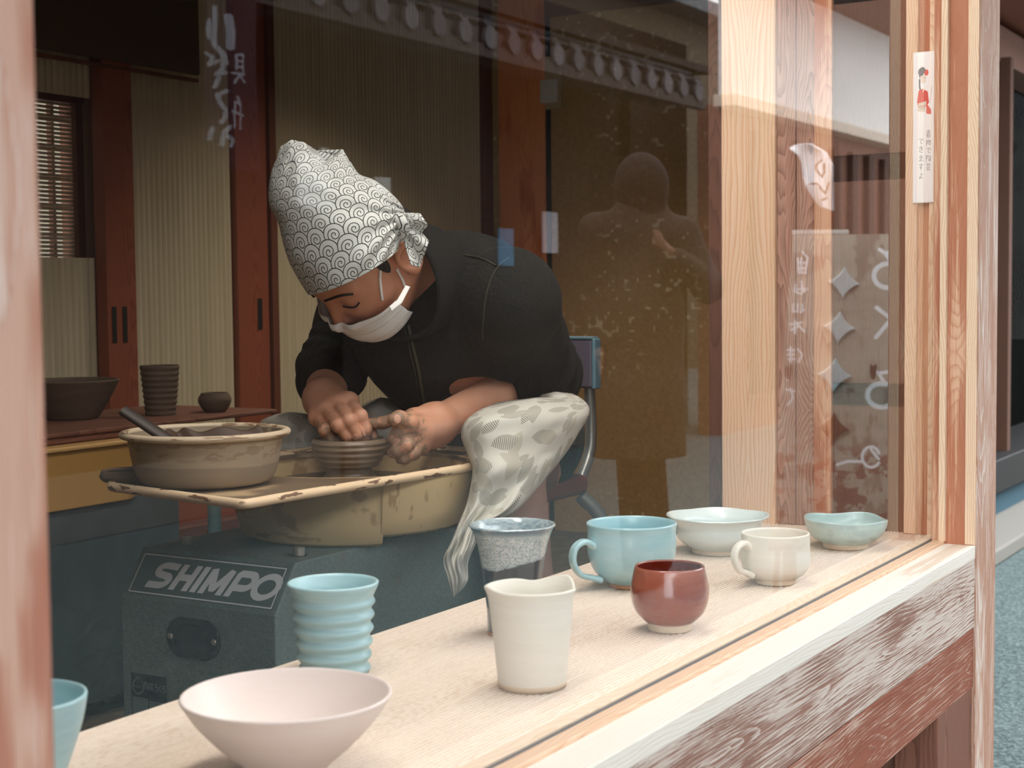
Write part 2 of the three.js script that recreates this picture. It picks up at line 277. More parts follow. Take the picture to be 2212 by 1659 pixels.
{ // the wall on the right runs away from the street
  const w = struct('wall_right', 'speckled brown clay wall at the right side of the workshop');
  part('clay_face', boxAB([RIGHTX, FLOOR, BACK - 0.1], [RIGHTX + 0.1, 2.62, -0.62], 'z', 0), M.wallBrown, w);
  part('top_rail', boxAB([RIGHTX - 0.02, 1.965, -1.62], [RIGHTX + 0.01, 2.06, -0.66], 'z', 0.003), M.darkFrame, w);
}
{
  const p = struct('pillar', 'square reddish orange cedar pillar in the corner of the workshop');
  part('pillar_shaft', boxAB([RIGHTX - 0.012, FLOOR, BACK + 0.012], [RIGHTX + 0.05, 2.62, -1.63], 'y', 0.003), M.pillar, p);
  part('shadow_gap_strip', boxAB([RIGHTX - 0.006, FLOOR, -1.63], [RIGHTX + 0.04, 2.62, -1.616], 'y', 0), M.black, p);  // black strip stands in for the shadow gap beside the wall
}
// reeded panel: half-round ridges across x
function reeded(x0, x1, y0, y1, z, pitch = 0.016) {
  const n = Math.round((x1 - x0) / pitch), k = 6, pts = [];
  for (let i = 0; i <= n * k; i++) pts.push([x0 + ((x1 - x0) * i) / (n * k), z + 0.0045 * Math.abs(Math.sin((Math.PI * (i % k)) / k))]);
  return sheet((u, v) => { const q = pts[Math.round(u * n * k)]; return V(q[0], lerp(y0, y1, v), q[1]); }, n * k, 1, (u, v) => [u * (x1 - x0), v * (y1 - y0)]);
}
function slidingDoor(n, x0, x1, z, stileL, stileR, pulls, frame) {
  const d = struct('door', 'sliding door'); d.name = 'door_' + n;
  if (stileL) part('stile', boxAB([x0, 0.66, z - 0.016], [x0 + stileL, 2.55, z + 0.016], 'y', 0.002), frame, d);
  if (stileR) part('stile', boxAB([x1 - stileR, 0.66, z - 0.016], [x1, 2.55, z + 0.016], 'y', 0.002), frame, d);
  part('bottom_rail', boxAB([x0 + stileL, 0.66, z - 0.014], [x1 - stileR, 0.72, z + 0.014], 'x', 0.002), frame, d);
  part('reeded_panel', thick(reeded(x0 + stileL, x1 - stileR, 0.72, 2.55, z - 0.004), 0.003), M.reed, d);
  for (const [px, y0, y1] of pulls) part('finger_pull', [boxAB([px - 0.008, y0, z + 0.0155], [px + 0.008, y1, z + 0.018], 'y', 0.0008)], M.black, d);
  return d;
}
slidingDoor(1, 1.0, 2.0, BACK + 0.03, 0.06, 0.0, [], M.darkFrame);
part('reeded_panel', thick(reeded(2.0, 2.262, 0.72, 1.25, BACK + 0.026), 0.003), M.reed, scene.children[scene.children.length - 1]);
part('reeded_panel', thick(reeded(2.0, 2.262, 1.575, 2.55, BACK + 0.026), 0.003), M.reed, scene.children[scene.children.length - 1]);
part('sliding_face', boxAB([2.262, 0.66, BACK + 0.03], [2.345, 2.55, BACK + 0.062], 'y', 0.002), M.redFrame, scene.children[scene.children.length - 1]);
for (const px of [2.279, 2.309]) part('finger_pull', boxAB([px - 0.006, 1.075, BACK + 0.0615], [px + 0.006, 1.15, BACK + 0.064], 'y', 0.0008), M.black, scene.children[scene.children.length - 1]);
slidingDoor(2, 2.345, 2.835, BACK - 0.005, 0.02, 0.113, [[2.797, 1.09, 1.163]], M.redFrame);
part('dark_strip', boxAB([2.832, 0.66, BACK - 0.02], [2.856, 2.55, BACK + 0.022], 'y', 0.001), M.darkFrame, scene.children[scene.children.length - 1]);
slidingDoor(3, 2.856, 3.9, BACK - 0.03, 0.0, 0.045, [], M.darkFrame);
{ // the small back window with a reed blind
  const w = struct('window', 'small back window behind a bamboo blind'); w.name = 'window_2';
  part('window_frame', [boxAB([1.96, 1.22, BACK - 0.1], [2.32, 1.245, BACK - 0.05], 'x'), boxAB([1.96, 1.575, BACK - 0.1], [2.32, 1.6, BACK - 0.05], 'x'), boxAB([1.965, 1.24, BACK - 0.1], [1.985, 1.58, BACK - 0.05], 'y'), boxAB([2.295, 1.24, BACK - 0.1], [2.315, 1.58, BACK - 0.05], 'y')], M.darkFrame, w);
  for (const x of [2.09, 2.145, 2.2, 2.25]) part('muntin', boxAB([x - 0.004, 1.24, BACK - 0.085], [x + 0.004, 1.58, BACK - 0.07], 'y', 0.001), M.darkFrame, w);
  for (let i = 0; i < 38; i++) part('blind_slat', boxAB([1.985, 1.246 + i * 0.0087, BACK - 0.066], [2.295, 1.2522 + i * 0.0087, BACK - 0.063], 'x', 0.0008), M.reed, w);
  for (const y of [1.3, 1.36, 1.42, 1.48, 1.54]) part('muntin', boxAB([1.985, y - 0.003, BACK - 0.085], [2.295, y + 0.003, BACK - 0.07], 'x', 0.001), M.darkFrame, w);
}
part('sky_screen', boxAB([-1, 0, -3.4], [4, 3.6, -3.3], 'x', 0), std([120, 112, 98], 0.9), struct('wall_sky_screen', 'added grey wall screening the sky behind the back window'));  // unseen wall added to dim the sky in the back window
{ // unseen fill lamp added over the display shelf to brighten the interior
  const l = thing('added_ceiling_lamp', 'added fill lamp, a long white diffuser hung above the window shelf', 'lamp', V(1.35, 2.2, -0.24));
  part('fill_housing', [boxAB([-0.75, 0, -0.16], [0.75, 0.04, 0.16], 'x', 0.008), boxAB([-0.75, -0.16, -0.16], [0.75, 0.01, -0.15], 'x', 0.003), boxAB([-0.75, -0.1, 0.15], [0.75, 0.01, 0.16], 'x', 0.003)], std([90, 84, 76], 0.7), l);  // skirts added to keep the fill light off the back wall
  for (const x of [-0.6, 0.6]) part('fill_hanger', new THREE.CylinderGeometry(0.006, 0.006, 0.4, 8).translate(x, 0.22, 0), M.black, l);
  const m = new THREE.MeshStandardMaterial({ color: 0xf4efe4, emissive: new THREE.Color(1, 0.93, 0.82), emissiveIntensity: 1.0, roughness: 0.6 });
  part('fill_diffuser', boxAB([-0.73, -0.02, -0.14], [0.73, 0, 0.14], 'x', 0.005), m, l);
  const a = new THREE.RectAreaLight(new THREE.Color(1, 0.96, 0.91), 7.4, 1.44, 0.26); a.name = 'fill_light'; a.position.set(0, -0.025, 0); a.rotation.x = -Math.PI / 2; a.castShadow = true; l.add(a);
}

{ // unseen pendant added to brighten the right wall, its shade keeps the top dark
  const l = thing('added_pendant_lamp', 'added conical pendant, fill light for the back corner of the workshop', 'lamp', V(2.95, 2.12, -1.1));
  part('fill_shade', new THREE.LatheGeometry([[0.02, 0.13], [0.03, 0.13], [0.15, 0.0], [0.147, 0.0], [0.02, 0.125]].map(([r, y]) => new THREE.Vector2(r, y)), 40), std([60, 58, 54], 0.5), l);
  part('fill_cord', new THREE.CylinderGeometry(0.004, 0.004, 0.38, 8).translate(0, 0.31, 0), M.black, l);
  part('fill_bulb', new THREE.SphereGeometry(0.035, 24, 16).translate(0, 0.06, 0), new THREE.MeshStandardMaterial({ color: 0xfff2dc, emissive: new THREE.Color(1, 0.86, 0.66), emissiveIntensity: 2, roughness: 0.4 }), l);
  const s = new THREE.SpotLight(new THREE.Color(1, 0.88, 0.7), 1.9, 0, 1.0, 0.8, 2); s.name = 'wall_fill_light'; s.position.set(0, 0.02, 0); s.castShadow = true; s.shadow.radius = 2; s.target.position.set(0, -1, 0); l.add(s, s.target);
}

// ---------------------------------------------------------------- the front wall and the window
{
  const w = struct('wall_front', 'timber front of the workshop under and around the window');
  part('wall_panel', boxAB([-1.7, 0, -0.06], [0.36, 3.0, 0.02], 'y', 0), M.outWood, w);
  part('wall_panel', boxAB([0.36, 2.05, -0.06], [2.2, 3.0, 0.02], 'x', 0), M.outWood, w);
  { const q = part('wall_panel', boxAB([0, 0, -0.06], [1.84, 3.0, 0], 'y', 0), M.outWood, w); q.position.set(2.19, 0, -0.3); q.rotation.y = 0.17; }
  part('wall_panel', boxAB([2.162, 0, -0.36], [2.2, 3.0, 0.0], 'y', 0), M.outWood, w);
  part('plank', boxAB([0.4735, 0.7055, 0.02], [2.1, 0.815, 0.06], 'x', 0.0015, [0.18, 0.02]), M.upperPlank, w, 'weathered upper plank with pale raised grain whorls');
  part('plank', boxAB([0.4735, 0.622, 0.019], [2.1, 0.7035, 0.0585], 'x', 0.0015, [0.55, 0.02]), M.lowerPlank, w, 'reddish lower plank with thin pale grain lines');
  part('sill_board', boxAB([0.4735, 0.8, 0.0185], [2.1, 0.8185, 0.0605], 'x', 0.001), M.sill, w, 'bleached white sill along the outside of the glass');
  part('backing_board', boxAB([0.4735, 0.3, -0.06], [2.1, 0.8, 0.0], 'x', 0), M.outWood, w);
  part('foot_board', boxAB([1.93, 0.0, 0.0], [2.1, 0.6225, 0.0575], 'y', 0.002), M.lattice, w, 'dark red brown upright board below the planks');
}
{
  const p = struct('trim', 'weathered timber post right of the window, worn white in streaks'); p.name = 'trim_1';
  part('post_core', boxAB([2.1, 0, 0.0], [2.209, 3.0, 0.058], 'y', 0.001), M.postSide, p);
  part('front_face', [boxAB([2.1, 0, 0.052], [2.152, 3.0, 0.0625], 'y', 0.0018), boxAB([2.1535, 0, 0.052], [2.21, 3.0, 0.0615], 'y', 0.0018)], M.postFront, p, 'dusty brown front of the post with white wear');
  part('pale_edge', boxAB([2.0985, 0.819, 0.046], [2.1015, 3.0, 0.0605], 'y', 0.001), M.postPale, p);
  part('glazing_strip', boxAB([2.092, 0.822, 0.0115], [2.102, 3.0, 0.0205], 'y', 0.001), M.postPale, p);
}
{
  const p = struct('trim', 'blurred pinkish brown timber post at the left, close to the lens'); p.name = 'trim_2';
  part('post_core', boxAB([0.33, 0, -0.03], [0.4735, 3.0, 0.06], 'y', 0.002), M.postNear, p);
}
{
  const w = struct('window', 'large shop window pane in a timber frame'); w.name = 'window_1';
  part('pane', new THREE.PlaneGeometry(1.69, 1.24).translate(1.315, 1.436, 0), new THREE.MeshPhysicalMaterial({ color: 0xffffff, transmission: 1, thickness: 0, roughness: 0, ior: 1.62 }), w);
  part('frame', boxAB([0.4735, 0.812, 0.0035], [2.1, 0.8225, 0.0185], 'x', 0.0012), M.rail, w, 'orange brown outer glazing bead');
  part('frame', boxAB([0.4735, 0.8, -0.0185], [ENDX, 0.8225, -0.0035], 'x', 0.0012), M.railIn, w, 'pale inner glazing bead');
  part('gasket', boxAB([0.4735, 0.81, -0.0033], [ENDX, 0.8205, 0.0033], 'x', 0), M.gasket, w);
  part('gasket', boxAB([2.148, 0.82, -0.004], [2.158, 2.06, 0.004], 'y', 0), M.gasket, w);
  part('frame', boxAB([0.4735, 2.03, -0.05], [2.1, 2.07, 0.03], 'x', 0.002), M.rail, w);
}
{ // the shop's own eave, unseen, deepened to shade the front
  const e = struct('roof', 'unseen timber eave over the shop window, made deep to shade the front'); e.name = 'shading_eave';
  part('eave_board', box(5.0, 0.04, 2.3, 0.7, 2.66, 1.08, 'x', 0.004).translate(0, 0, 0), M.outWood, e);
  for (let x = -1.5; x < 3.1; x += 0.45) part('rafter', boxAB([x, 2.56, 0.0], [x + 0.06, 2.64, 2.15], 'z', 0.004), M.outWood, e);
}
{ // the right end of the bay, seen through the glass: jamb, lattice, boards
  const w = struct('wall_end', 'timber end of the window bay with jamb, lattice and boards'); w.name = 'wall_window_end';
  const X0 = ENDX;
  part('jamb', boxAB([X0 - 0.012, SHELF, -0.0535], [X0 + 0.02, 2.3, -0.036], 'y', 0.0015), M.postPale, w);
  part('jamb', boxAB([X0 - 0.008, SHELF, -0.037], [X0 + 0.02, 2.3, -0.02], 'y', 0.001), M.jamb, w);
  part('jamb', boxAB([X0 - 0.012, SHELF, -0.02], [X0 + 0.02, 2.3, -0.0045], 'y', 0.0015), M.postPale, w);
  const zs = [-0.166, -0.146, -0.126, -0.106, -0.086, -0.066];
  zs.forEach((z, i) => part('slat', boxAB([X0 + 0.006, SHELF, z], [X0 + 0.016, 2.3, z + 0.0125], 'y', 0.001), M.lattice, w));
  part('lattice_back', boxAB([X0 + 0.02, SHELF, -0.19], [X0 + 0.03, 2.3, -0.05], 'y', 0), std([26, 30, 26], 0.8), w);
  for (const [y0, y1] of [[1.325, 1.365], [1.58, 1.62], [1.0, 1.035]]) part('crossbar', boxAB([X0 + 0.002, y0, -0.168], [X0 + 0.014, y1, -0.0535], 'z', 0.001), M.lattice, w);
  part('board', boxAB([X0 - 0.006, SHELF, -0.19], [X0 + 0.02, 2.3, -0.163], 'y', 0.0015), M.jamb, w);
  part('board', boxAB([X0 - 0.002, SHELF, -0.2185], [X0 + 0.02, 2.3, -0.1905], 'y', 0.001), M.endBrown, w);
  part('board', boxAB([X0 - 0.004, SHELF, -0.2475], [X0 + 0.02, 2.3, -0.219], 'y', 0.001), M.endBrown, w);
  part('board', boxAB([X0 - 0.012, SHELF - 0.25, -0.3335], [X0 + 0.03, 2.62, -0.248], 'y', 0.002, [0.2, 0.0]), M.cedar, w, 'pale cedar board with orange grain at the back corner of the shelf');
}
{ // the reeded display shelf
  const s = thing('display_shelf', 'pale reeded timber shelf running along the inside of the window', 'shelf', V(0, 0, 0));
  const z0 = -0.342, z1 = -0.0185, n = 66, pitch = (z1 - z0) / n, k = 6, list = [];
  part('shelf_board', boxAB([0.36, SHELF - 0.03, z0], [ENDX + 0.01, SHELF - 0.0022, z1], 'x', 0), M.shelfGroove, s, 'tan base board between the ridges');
  for (let i = 0; i < n; i++) { // half-round ridges along the shelf
    const zc = z0 + (i + 0.5) * pitch, w = pitch * (0.34 + 0.03 * rnd());
    list.push(sheet((u, v) => { const a = v * Math.PI; return V(lerp(0.36, ENDX + 0.01, u), SHELF - 0.0024 + 0.0024 * Math.pow(Math.sin(a), 0.6), zc + w * Math.cos(a)); }, 1, k, (u, v) => [lerp(0.36, ENDX, u) + i * 0.37, i * 0.0131 + v * 0.004]));
  }
  part('ridge', list, M.shelf, s, 'pale raised ridges').userData.kind = 'stuff';
}
{ // sticker on the jamb
  const t = canvasTexture(256, 1664, (c, w, h) => {
    c.fillStyle = '#ffffff'; c.fillRect(0, 0, w, h);
    const K = (pts, lw, col, fill) => { c.beginPath(); pts.forEach(([x, y], i) => (i ? c.lineTo(x, y) : c.moveTo(x, y))); c.lineWidth = lw; c.strokeStyle = col; c.lineCap = c.lineJoin = 'round'; if (fill) { c.fillStyle = col; c.fill(); } else c.stroke(); };
    const E = (x, y, rx, ry, col, rot = 0) => { c.beginPath(); c.ellipse(x, y, rx, ry, rot, 0, 7); c.fillStyle = col; c.fill(); };
    // a woman in a red kimono holding a box, finger raised
    E(104, 235, 42, 75, '#5a6676'); E(112, 285, 36, 58, '#f1e4da'); K([[70, 300], [72, 380], [84, 430]], 20, '#66707e'); E(88, 215, 34, 45, '#566273'); E(150, 225, 24, 34, '#e5645a'); K([[98, 275], [108, 275]], 4, '#555'); K([[124, 280], [134, 280]], 4, '#555');
    K([[60, 420], [112, 400], [168, 440], [180, 560], [150, 600], [56, 600], [44, 540]], 4, '#dd4a48', true); K([[112, 400], [104, 450], [132, 410]], 4, '#f3e2d8', true); K([[60, 560], [150, 540], [140, 660], [50, 650]], 4, '#e9dfd2', true); K([[60, 600], [140, 590]], 8, '#d86a5e'); K([[90, 620], [130, 612]], 10, '#b9b2a2');
    K([[150, 560], [206, 640], [206, 690], [150, 680]], 4, '#e2625a', true); K([[186, 560], [206, 470], [210, 420]], 12, '#eee0d6'); K([[210, 430], [210, 390]], 6, '#d8c8bd');
    // vertical handwriting, two columns
    const T = '#7b828a', S = (x, y, list) => list.forEach((q) => K(q.map(([a, b]) => [x + a * 0.9, y + b]), 5, T));
    const cx = 178, de = [[[-26, -22], [24, -26]], [[20, -24], [-6, 0], [-2, 24], [20, 28]], [[24, -8], [30, 0]]];
    S(cx, 905, [[[-22, -34], [22, -34]], [[-24, -20], [24, -20]], [[-28, -6], [28, -6]], [[0, -44], [0, -6]], [[-18, 6], [18, 6], [18, 40], [-18, 40], [-18, 6]], [[-18, 18], [18, 18]], [[-18, 29], [18, 29]], [[-4, -6], [-28, 18]]]);
    S(cx, 1000, [[[-22, -30], [-22, 34]], [[-32, -12], [-10, -14]], [[-32, 12], [-10, 4]], [[0, -30], [-8, -6]], [[-4, -18], [28, -20], [22, 30], [12, 28]], [[10, -16], [-6, 14]], [[20, -16], [2, 26]]]);
    S(cx, 1090, de);
    S(cx, 1180, [[[-28, -36], [-28, 38]], [[-26, -36], [-12, -30], [-24, -10], [-12, 2]], [[2, -36], [-6, -22]], [[0, -26], [28, -28], [26, 30]], [[4, -10], [20, -10]], [[0, 4], [24, 4]], [[4, 8], [4, 26], [20, 26], [20, 8]]]);
    S(cx, 1275, [[[-28, -28], [28, -30]], [[-12, -40], [-12, -16]], [[12, -40], [12, -16]], [[-20, -4], [18, -6]], [[-28, 10], [26, 8]], [[-2, 10], [-20, 34], [20, 30]], [[12, 20], [24, 38]]]);
    const lx = 92; S(lx, 985, de);
    S(lx, 1075, [[[-22, -24], [22, -28]], [[-24, -8], [24, -12]], [[-4, -38], [16, 8]], [[16, 8], [-10, 6], [-20, 20], [0, 34], [18, 30]]]);
    S(lx, 1175, [[[-22, -24], [22, -24]], [[-22, -8], [22, -8]], [[2, -38], [2, 20], [-14, 32], [-22, 20], [-8, 12], [24, 30]]]);
    S(lx, 1270, [[[-26, -22], [26, -24]], [[6, -38], [6, 6], [-6, 16], [-14, 4], [0, -4], [8, 12], [-6, 38]]]);
    S(lx, 1370, [[[2, -34], [2, 18], [-14, 30], [-22, 18], [-8, 10], [24, 26]], [[2, -14], [22, -16]]]);
  });
  const s = thing('sticker', 'white upright sticker with a woman in a red kimono, on the window jamb', 'sticker', V(ENDX - 0.0128, 1.29, -0.0262));
  const g = new RoundedBoxGeometry(0.0012, 0.21, 0.032, 2, 0.0004).translate(0, 0.105, 0);
  part('sticker_backing', g, std([236, 238, 234], 0.5), s);
  const pl = new THREE.PlaneGeometry(0.0312, 0.208).rotateY(-Math.PI / 2).translate(-0.0008, 0.105, 0);
  part('printed_face', pl, new THREE.MeshStandardMaterial({ map: t, roughness: 0.45 }), s);
}
{
  const s = thing('wall_switch', 'small beige switch plate on the brown wall beside the pillar', 'switch', V(RIGHTX - 0.001, 1.7, -1.61));
  part('switch_plate', boxAB([-0.008, 0, -0.045], [0.0, 0.152, 0.035], 'y', 0.003), std([176, 150, 112], 0.5), s);
  part('switch_rocker', boxAB([-0.012, 0.018, -0.034], [-0.006, 0.085, 0.024], 'y', 0.002), std([206, 200, 186], 0.35), s);
}

// ---------------------------------------------------------------- pots on the shelf
const glaze = (rgb, o = {}) => phys(rgb, o.r ?? 0.28, { clearcoat: o.c ?? 0.5, clearcoatRoughness: 0.12, ...o.more });
function glazeMap(a, b, o = {}) { // mottled glaze, v up the pot
  return dataTexture(256, 256, (u, v) => { const q = fbm(u * (o.fu ?? 10), v * (o.fv ?? 24), 4, o.s ?? 3), sp = noise2(u * 160, v * 160, 5) > 0.93 ? 0.25 : 0; return mix3(a, b, clamp(q * 1.2 - 0.1 + sp * (o.speck ?? 0))); });
}
const mapped = (map, r = 0.28, o = {}) => new THREE.MeshPhysicalMaterial({ map, roughness: r, clearcoat: o.c ?? 0.5, clearcoatRoughness: 0.12, ...o.more });
const G = {
  blue: mapped(glazeMap(C(162, 206, 214), C(186, 220, 224), { speck: 0.6 })), paleBlue: mapped(glazeMap(C(176, 208, 208), C(198, 222, 218), {})), ice: mapped(glazeMap(C(216, 230, 228), C(228, 236, 232), {})),
  blueMatt: mapped(glazeMap(C(166, 206, 212), C(184, 218, 222), { fv: 60 }), 0.4, { c: 0.2 }), white: mapped(glazeMap(C(234, 228, 214), C(240, 234, 222), { fu: 4, fv: 60 }), 0.5, { c: 0.1 }), pink: mapped(glazeMap(C(236, 220, 212), C(240, 226, 218), {}), 0.45, { c: 0.15 }), pinkIn: glaze([240, 230, 222], { r: 0.45, c: 0.15 }),
  red: mapped(glazeMap(C(138, 64, 46), C(176, 106, 84), { fu: 3, fv: 10, s: 12 }), 0.2, { c: 0.8 }), redIn: glaze([120, 34, 16], { r: 0.15, c: 0.9 }), foot: std([226, 206, 180], 0.85), footOrange: std([222, 170, 134], 0.85),
  dark: glaze([34, 36, 44], { r: 0.18, c: 0.9 }),
};
// outer and inner walls from an outer profile [[r, y] ...] from foot to rim
function vessel(out, t = 0.0035, seg = 72, lip = 0.5) {
  const o = spline(out, 48), top = o[o.length - 1], floor = out[0][1] + 0.006, inn = [];
  for (let i = o.length - 2; i >= 0; i--) { const [r, y] = o[i]; if (y > floor) inn.push([Math.max(r - t, 0.004), y]); }
  const rim = [[top[0] - t * 0.15, top[1] + t * lip * 0.8], [top[0] - t * 0.5, top[1] + t * lip], [top[0] - t * 0.85, top[1] + t * lip * 0.8]];
  return lathe([[0, out[0][1]], ...o, ...rim, ...inn, [0.004, floor], [0, floor]], seg);
}
const footRing = (r, y0, y1) => lathe([[r * 0.7, y0 + 0.001], [r * 0.74, y0], [r * 0.97, y0], [r, y0 + 0.001], [r * 1.0, y1], [r * 0.9, y1]], 48);
function pot(name, label, cat, x, z, turn = 0) { return thing(name, label, cat, V(x, SHELF, z), turn); }
const pillow = (g) => (g.computeVertexNormals(), g);
{ // pale pink bowl, nearest
  const p = pot('rice_bowl', 'wide pale pink bowl, the largest and nearest pot on the shelf', 'bowl', 0.862, -0.128);
  part('bowl_wall', vessel([[0.03, 0.004], [0.034, 0.008], [0.05, 0.022], [0.0665, 0.04], [0.0775, 0.057]], 0.003), G.pink, p);
  part('foot', footRing(0.03, 0, 0.008), G.foot, p);
}
{ // blue bowl cut off by the post
  const p = pot('small_bowl', 'light blue bowl half hidden behind the blurred left post', 'bowl', 0.705, -0.235);
  part('bowl_wall', vessel([[0.022, 0.004], [0.026, 0.01], [0.036, 0.035], [0.044, 0.06], [0.0475, 0.078]], 0.003), G.blueMatt, p);
  part('foot', footRing(0.023, 0, 0.006), G.foot, p);
}
{ // ridged tumbler
  const p = pot('ridged_tumbler', 'light blue tumbler with wavy throwing ridges all round', 'cup', 1.117, -0.2811);
  const out = [[0.029, 0.0]]; for (let i = 0; i <= 60; i++) { const y = 0.0 + (0.0835 * i) / 60, base = lerp(0.0315, 0.0385, Math.pow(i / 60, 0.8)), amp = y < 0.066 ? 0.0017 : 0.0017 * clamp((0.073 - y) / 0.007); out.push([base + amp * Math.sin((y / 0.0125) * Math.PI * 2) + 0.004 * step(0.07, 0.0835, y), y]); }
  const inn = []; for (let i = 20; i >= 0; i--) { const y = lerp(0.006, 0.082, i / 20); inn.push([lerp(0.028, 0.0352, i / 20) + 0.003 * step(0.072, 0.083, y), y]); }
  part('cup_wall', lathe([[0, 0], ...out, [0.0415, 0.0845], [0.0398, 0.0845], ...inn, [0, 0.006]], 72), G.blueMatt, p);
}
{ // tall dark tumbler with a pale dripping band
  const p = pot('tall_tumbler', 'tall dark tumbler with a grey and white dripping glaze band', 'tumbler', 1.335, -0.2177);
  const out = [[0.0265, 0.003], [0.0275, 0.03], [0.0305, 0.06], [0.0355, 0.09], [0.041, 0.106], [0.045, 0.112]];
  const tex = dataTexture(512, 512, (u, v) => {
    const drip = 0.66 + 0.05 * Math.sin(u * Math.PI * 2 + 0.6) + 0.015 * Math.sin(u * 15) + 0.02 * (noise2(u * 40, 1, 3) - 0.5), band = step(drip, drip + 0.02, v);
    const sp = fbm(u * 190, v * 110, 2, 8), top = step(0.92, 0.985, v + (sp - 0.5) * 0.05);
    let c = mix3(C(30, 31, 38), C(44, 44, 52), fbm(u * 6, v * 10, 3, 2)); c = mix3(c, mix3(C(150, 164, 166), C(206, 210, 206), step(0.3, 0.7, sp)), band);
    return mix3(c, mix3(C(58, 84, 100), C(108, 130, 142), sp), Math.max(top, band * step(drip + 0.05, drip - 0.01, v) * 0.5));
  });
  const o = spline(out, 60), g = new THREE.LatheGeometry(o.map(([r, y]) => new THREE.Vector2(r, y)), 96);
  { const uv = g.attributes.uv, q = g.attributes.position; for (let i = 0; i < uv.count; i++) uv.setY(i, q.getY(i) / 0.112 * 0.999); }
  part('cup_wall', g, mapped(tex, 0.2, { c: 0.8 }), p);
  const inner = [...o].reverse().map(([r, y]) => [r - 0.003, y]).filter((q) => q[1] > 0.008);
  part('cup_inside', lathe([[0.045, 0.112], [0.0442, 0.1132], [0.043, 0.1132], ...inner, [0, 0.008]], 72), mapped(glazeMap(C(120, 142, 152), C(206, 214, 212), { fu: 60, fv: 30 }), 0.18, { c: 0.8 }), p);
  part('foot', footRing(0.0265, 0, 0.0045), G.footOrange, p);
}
{ // white pouring cup
  const p = pot('pouring_cup', 'matt white tapered cup with a pinched pouring lip', 'cup', 1.1599, -0.093, 0);
  const prof = [[0.029, 0.0], [0.0305, 0.004], [0.033, 0.03], [0.0362, 0.06], [0.0385, 0.08], [0.0415, 0.0885]];
  const ang = (v) => Math.atan2(v.z, v.x);
  const warp = (v) => { const k = step(0.05, 0.0885, v.y), a = ang(v), r = Math.hypot(v.x, v.z) || 1e-6, d = (b) => { let q = Math.abs(a - b); return q > Math.PI ? 2 * Math.PI - q : q; }; const spout = Math.exp(-Math.pow(d(0.25) / 0.3, 2)), pinch = Math.exp(-Math.pow((d(0.25) - 0.75) / 0.28, 2)), back = Math.exp(-Math.pow(d(-2.5) / 0.35, 2)); const s = 1 + k * (0.11 * spout - 0.06 * pinch + 0.04 * back); v.x *= s; v.z *= s; v.y += k * (0.004 * spout - 0.002 * pinch + 0.003 * back); };
  part('cup_wall', deform(vessel(prof, 0.003, 96), warp), G.white, p);
  part('foot', lathe([[0.02, 0.0002], [0.0302, 0.0002], [0.0312, 0.005], [0.0304, 0.0065]], 64), G.foot, p);
}
// a ribbon handle through points (in the pot's own vertical plane), flat section
function handle(pts, w, t) {
  const c = new THREE.CatmullRomCurve3(pts.map(([a, y]) => V(a, y, 0)), false, 'centripetal'), n = 40, m = 12;
  return sheet((u, v) => { const p = c.getPoint(v), q = c.getTangent(v), nn = V(-q.y, q.x, 0), k = 1 + 0.35 * Math.pow(Math.abs(v - 0.5) * 2, 4), a = u * Math.PI * 2, cx = Math.cos(a), sy = Math.sin(a); return p.addScaledVector(nn, (t / 2) * Math.sign(cx) * Math.pow(Math.abs(cx), 0.7) * k).add(V(0, 0, (w / 2) * Math.sign(sy) * Math.pow(Math.abs(sy), 0.7) * k)); }, m, n, (u, v) => [u, v], true);
}
{ // blue mug
  const p = pot('blue_mug', 'large light blue glazed mug with a looped handle', 'mug', 1.6176, -0.2221, 0.0);
  part('mug_wall', vessel([[0.027, 0.0045], [0.034, 0.008], [0.0455, 0.02], [0.0515, 0.036], [0.053, 0.052], [0.0525, 0.066], [0.0538, 0.075]], 0.0035), G.blue, p);
  part('foot', footRing(0.027, 0, 0.0065), G.footOrange, p);
  const h = part('handle', handle([[0.05, 0.051], [0.063, 0.058], [0.0755, 0.052], [0.079, 0.036], [0.069, 0.0195], [0.054, 0.0145], [0.044, 0.0115]], 0.014, 0.0065), G.blue, p); h.rotation.y = 2.55;
}
{ // dark red cup
  const p = pot('red_cup', 'round brownish red glazed tea cup on a bare clay foot', 'cup', 1.4253, -0.0824);
  part('cup_wall', vessel([[0.0215, 0.0075], [0.0265, 0.0098], [0.0355, 0.0195], [0.0402, 0.033], [0.0402, 0.046], [0.0378, 0.059], [0.0362, 0.0655]], 0.003), G.red, p);
  part('cup_inside', lathe([[0.0345, 0.0655], [0.036, 0.058], [0.038, 0.046], [0.0378, 0.033], [0.033, 0.0205], [0.02, 0.0125], [0, 0.012]].map(([r, y]) => [Math.max(r - 0.0016, 0), y]), 64), G.redIn, p);
  part('foot', footRing(0.0227, 0, 0.0085), G.foot, p);
}
{ // lobed bowl
  const p = pot('lobed_bowl', 'icy white bowl with a gently lobed spreading rim', 'bowl', 1.8811, -0.2255);
  const warp = (v) => { const r = Math.hypot(v.x, v.z), a = Math.atan2(v.z, v.x), k = step(0.02, 0.052, v.y), q = 1 + k * 0.018 * Math.cos(5 * (a + 0.4)) - k * 0.02 * Math.pow(Math.max(0, Math.cos(5 * (a + 0.4 + Math.PI / 5))), 6); v.x *= q; v.z *= q; v.y += k * 0.0005 * Math.cos(5 * (a + 0.4)); };
  part('bowl_wall', deform(vessel([[0.031, 0.0055], [0.04, 0.009], [0.0525, 0.0195], [0.057, 0.03], [0.058, 0.037], [0.062, 0.044], [0.0685, 0.0495]], 0.003, 120), warp), G.ice, p);
  part('foot', footRing(0.034, 0, 0.008), G.foot, p);
}
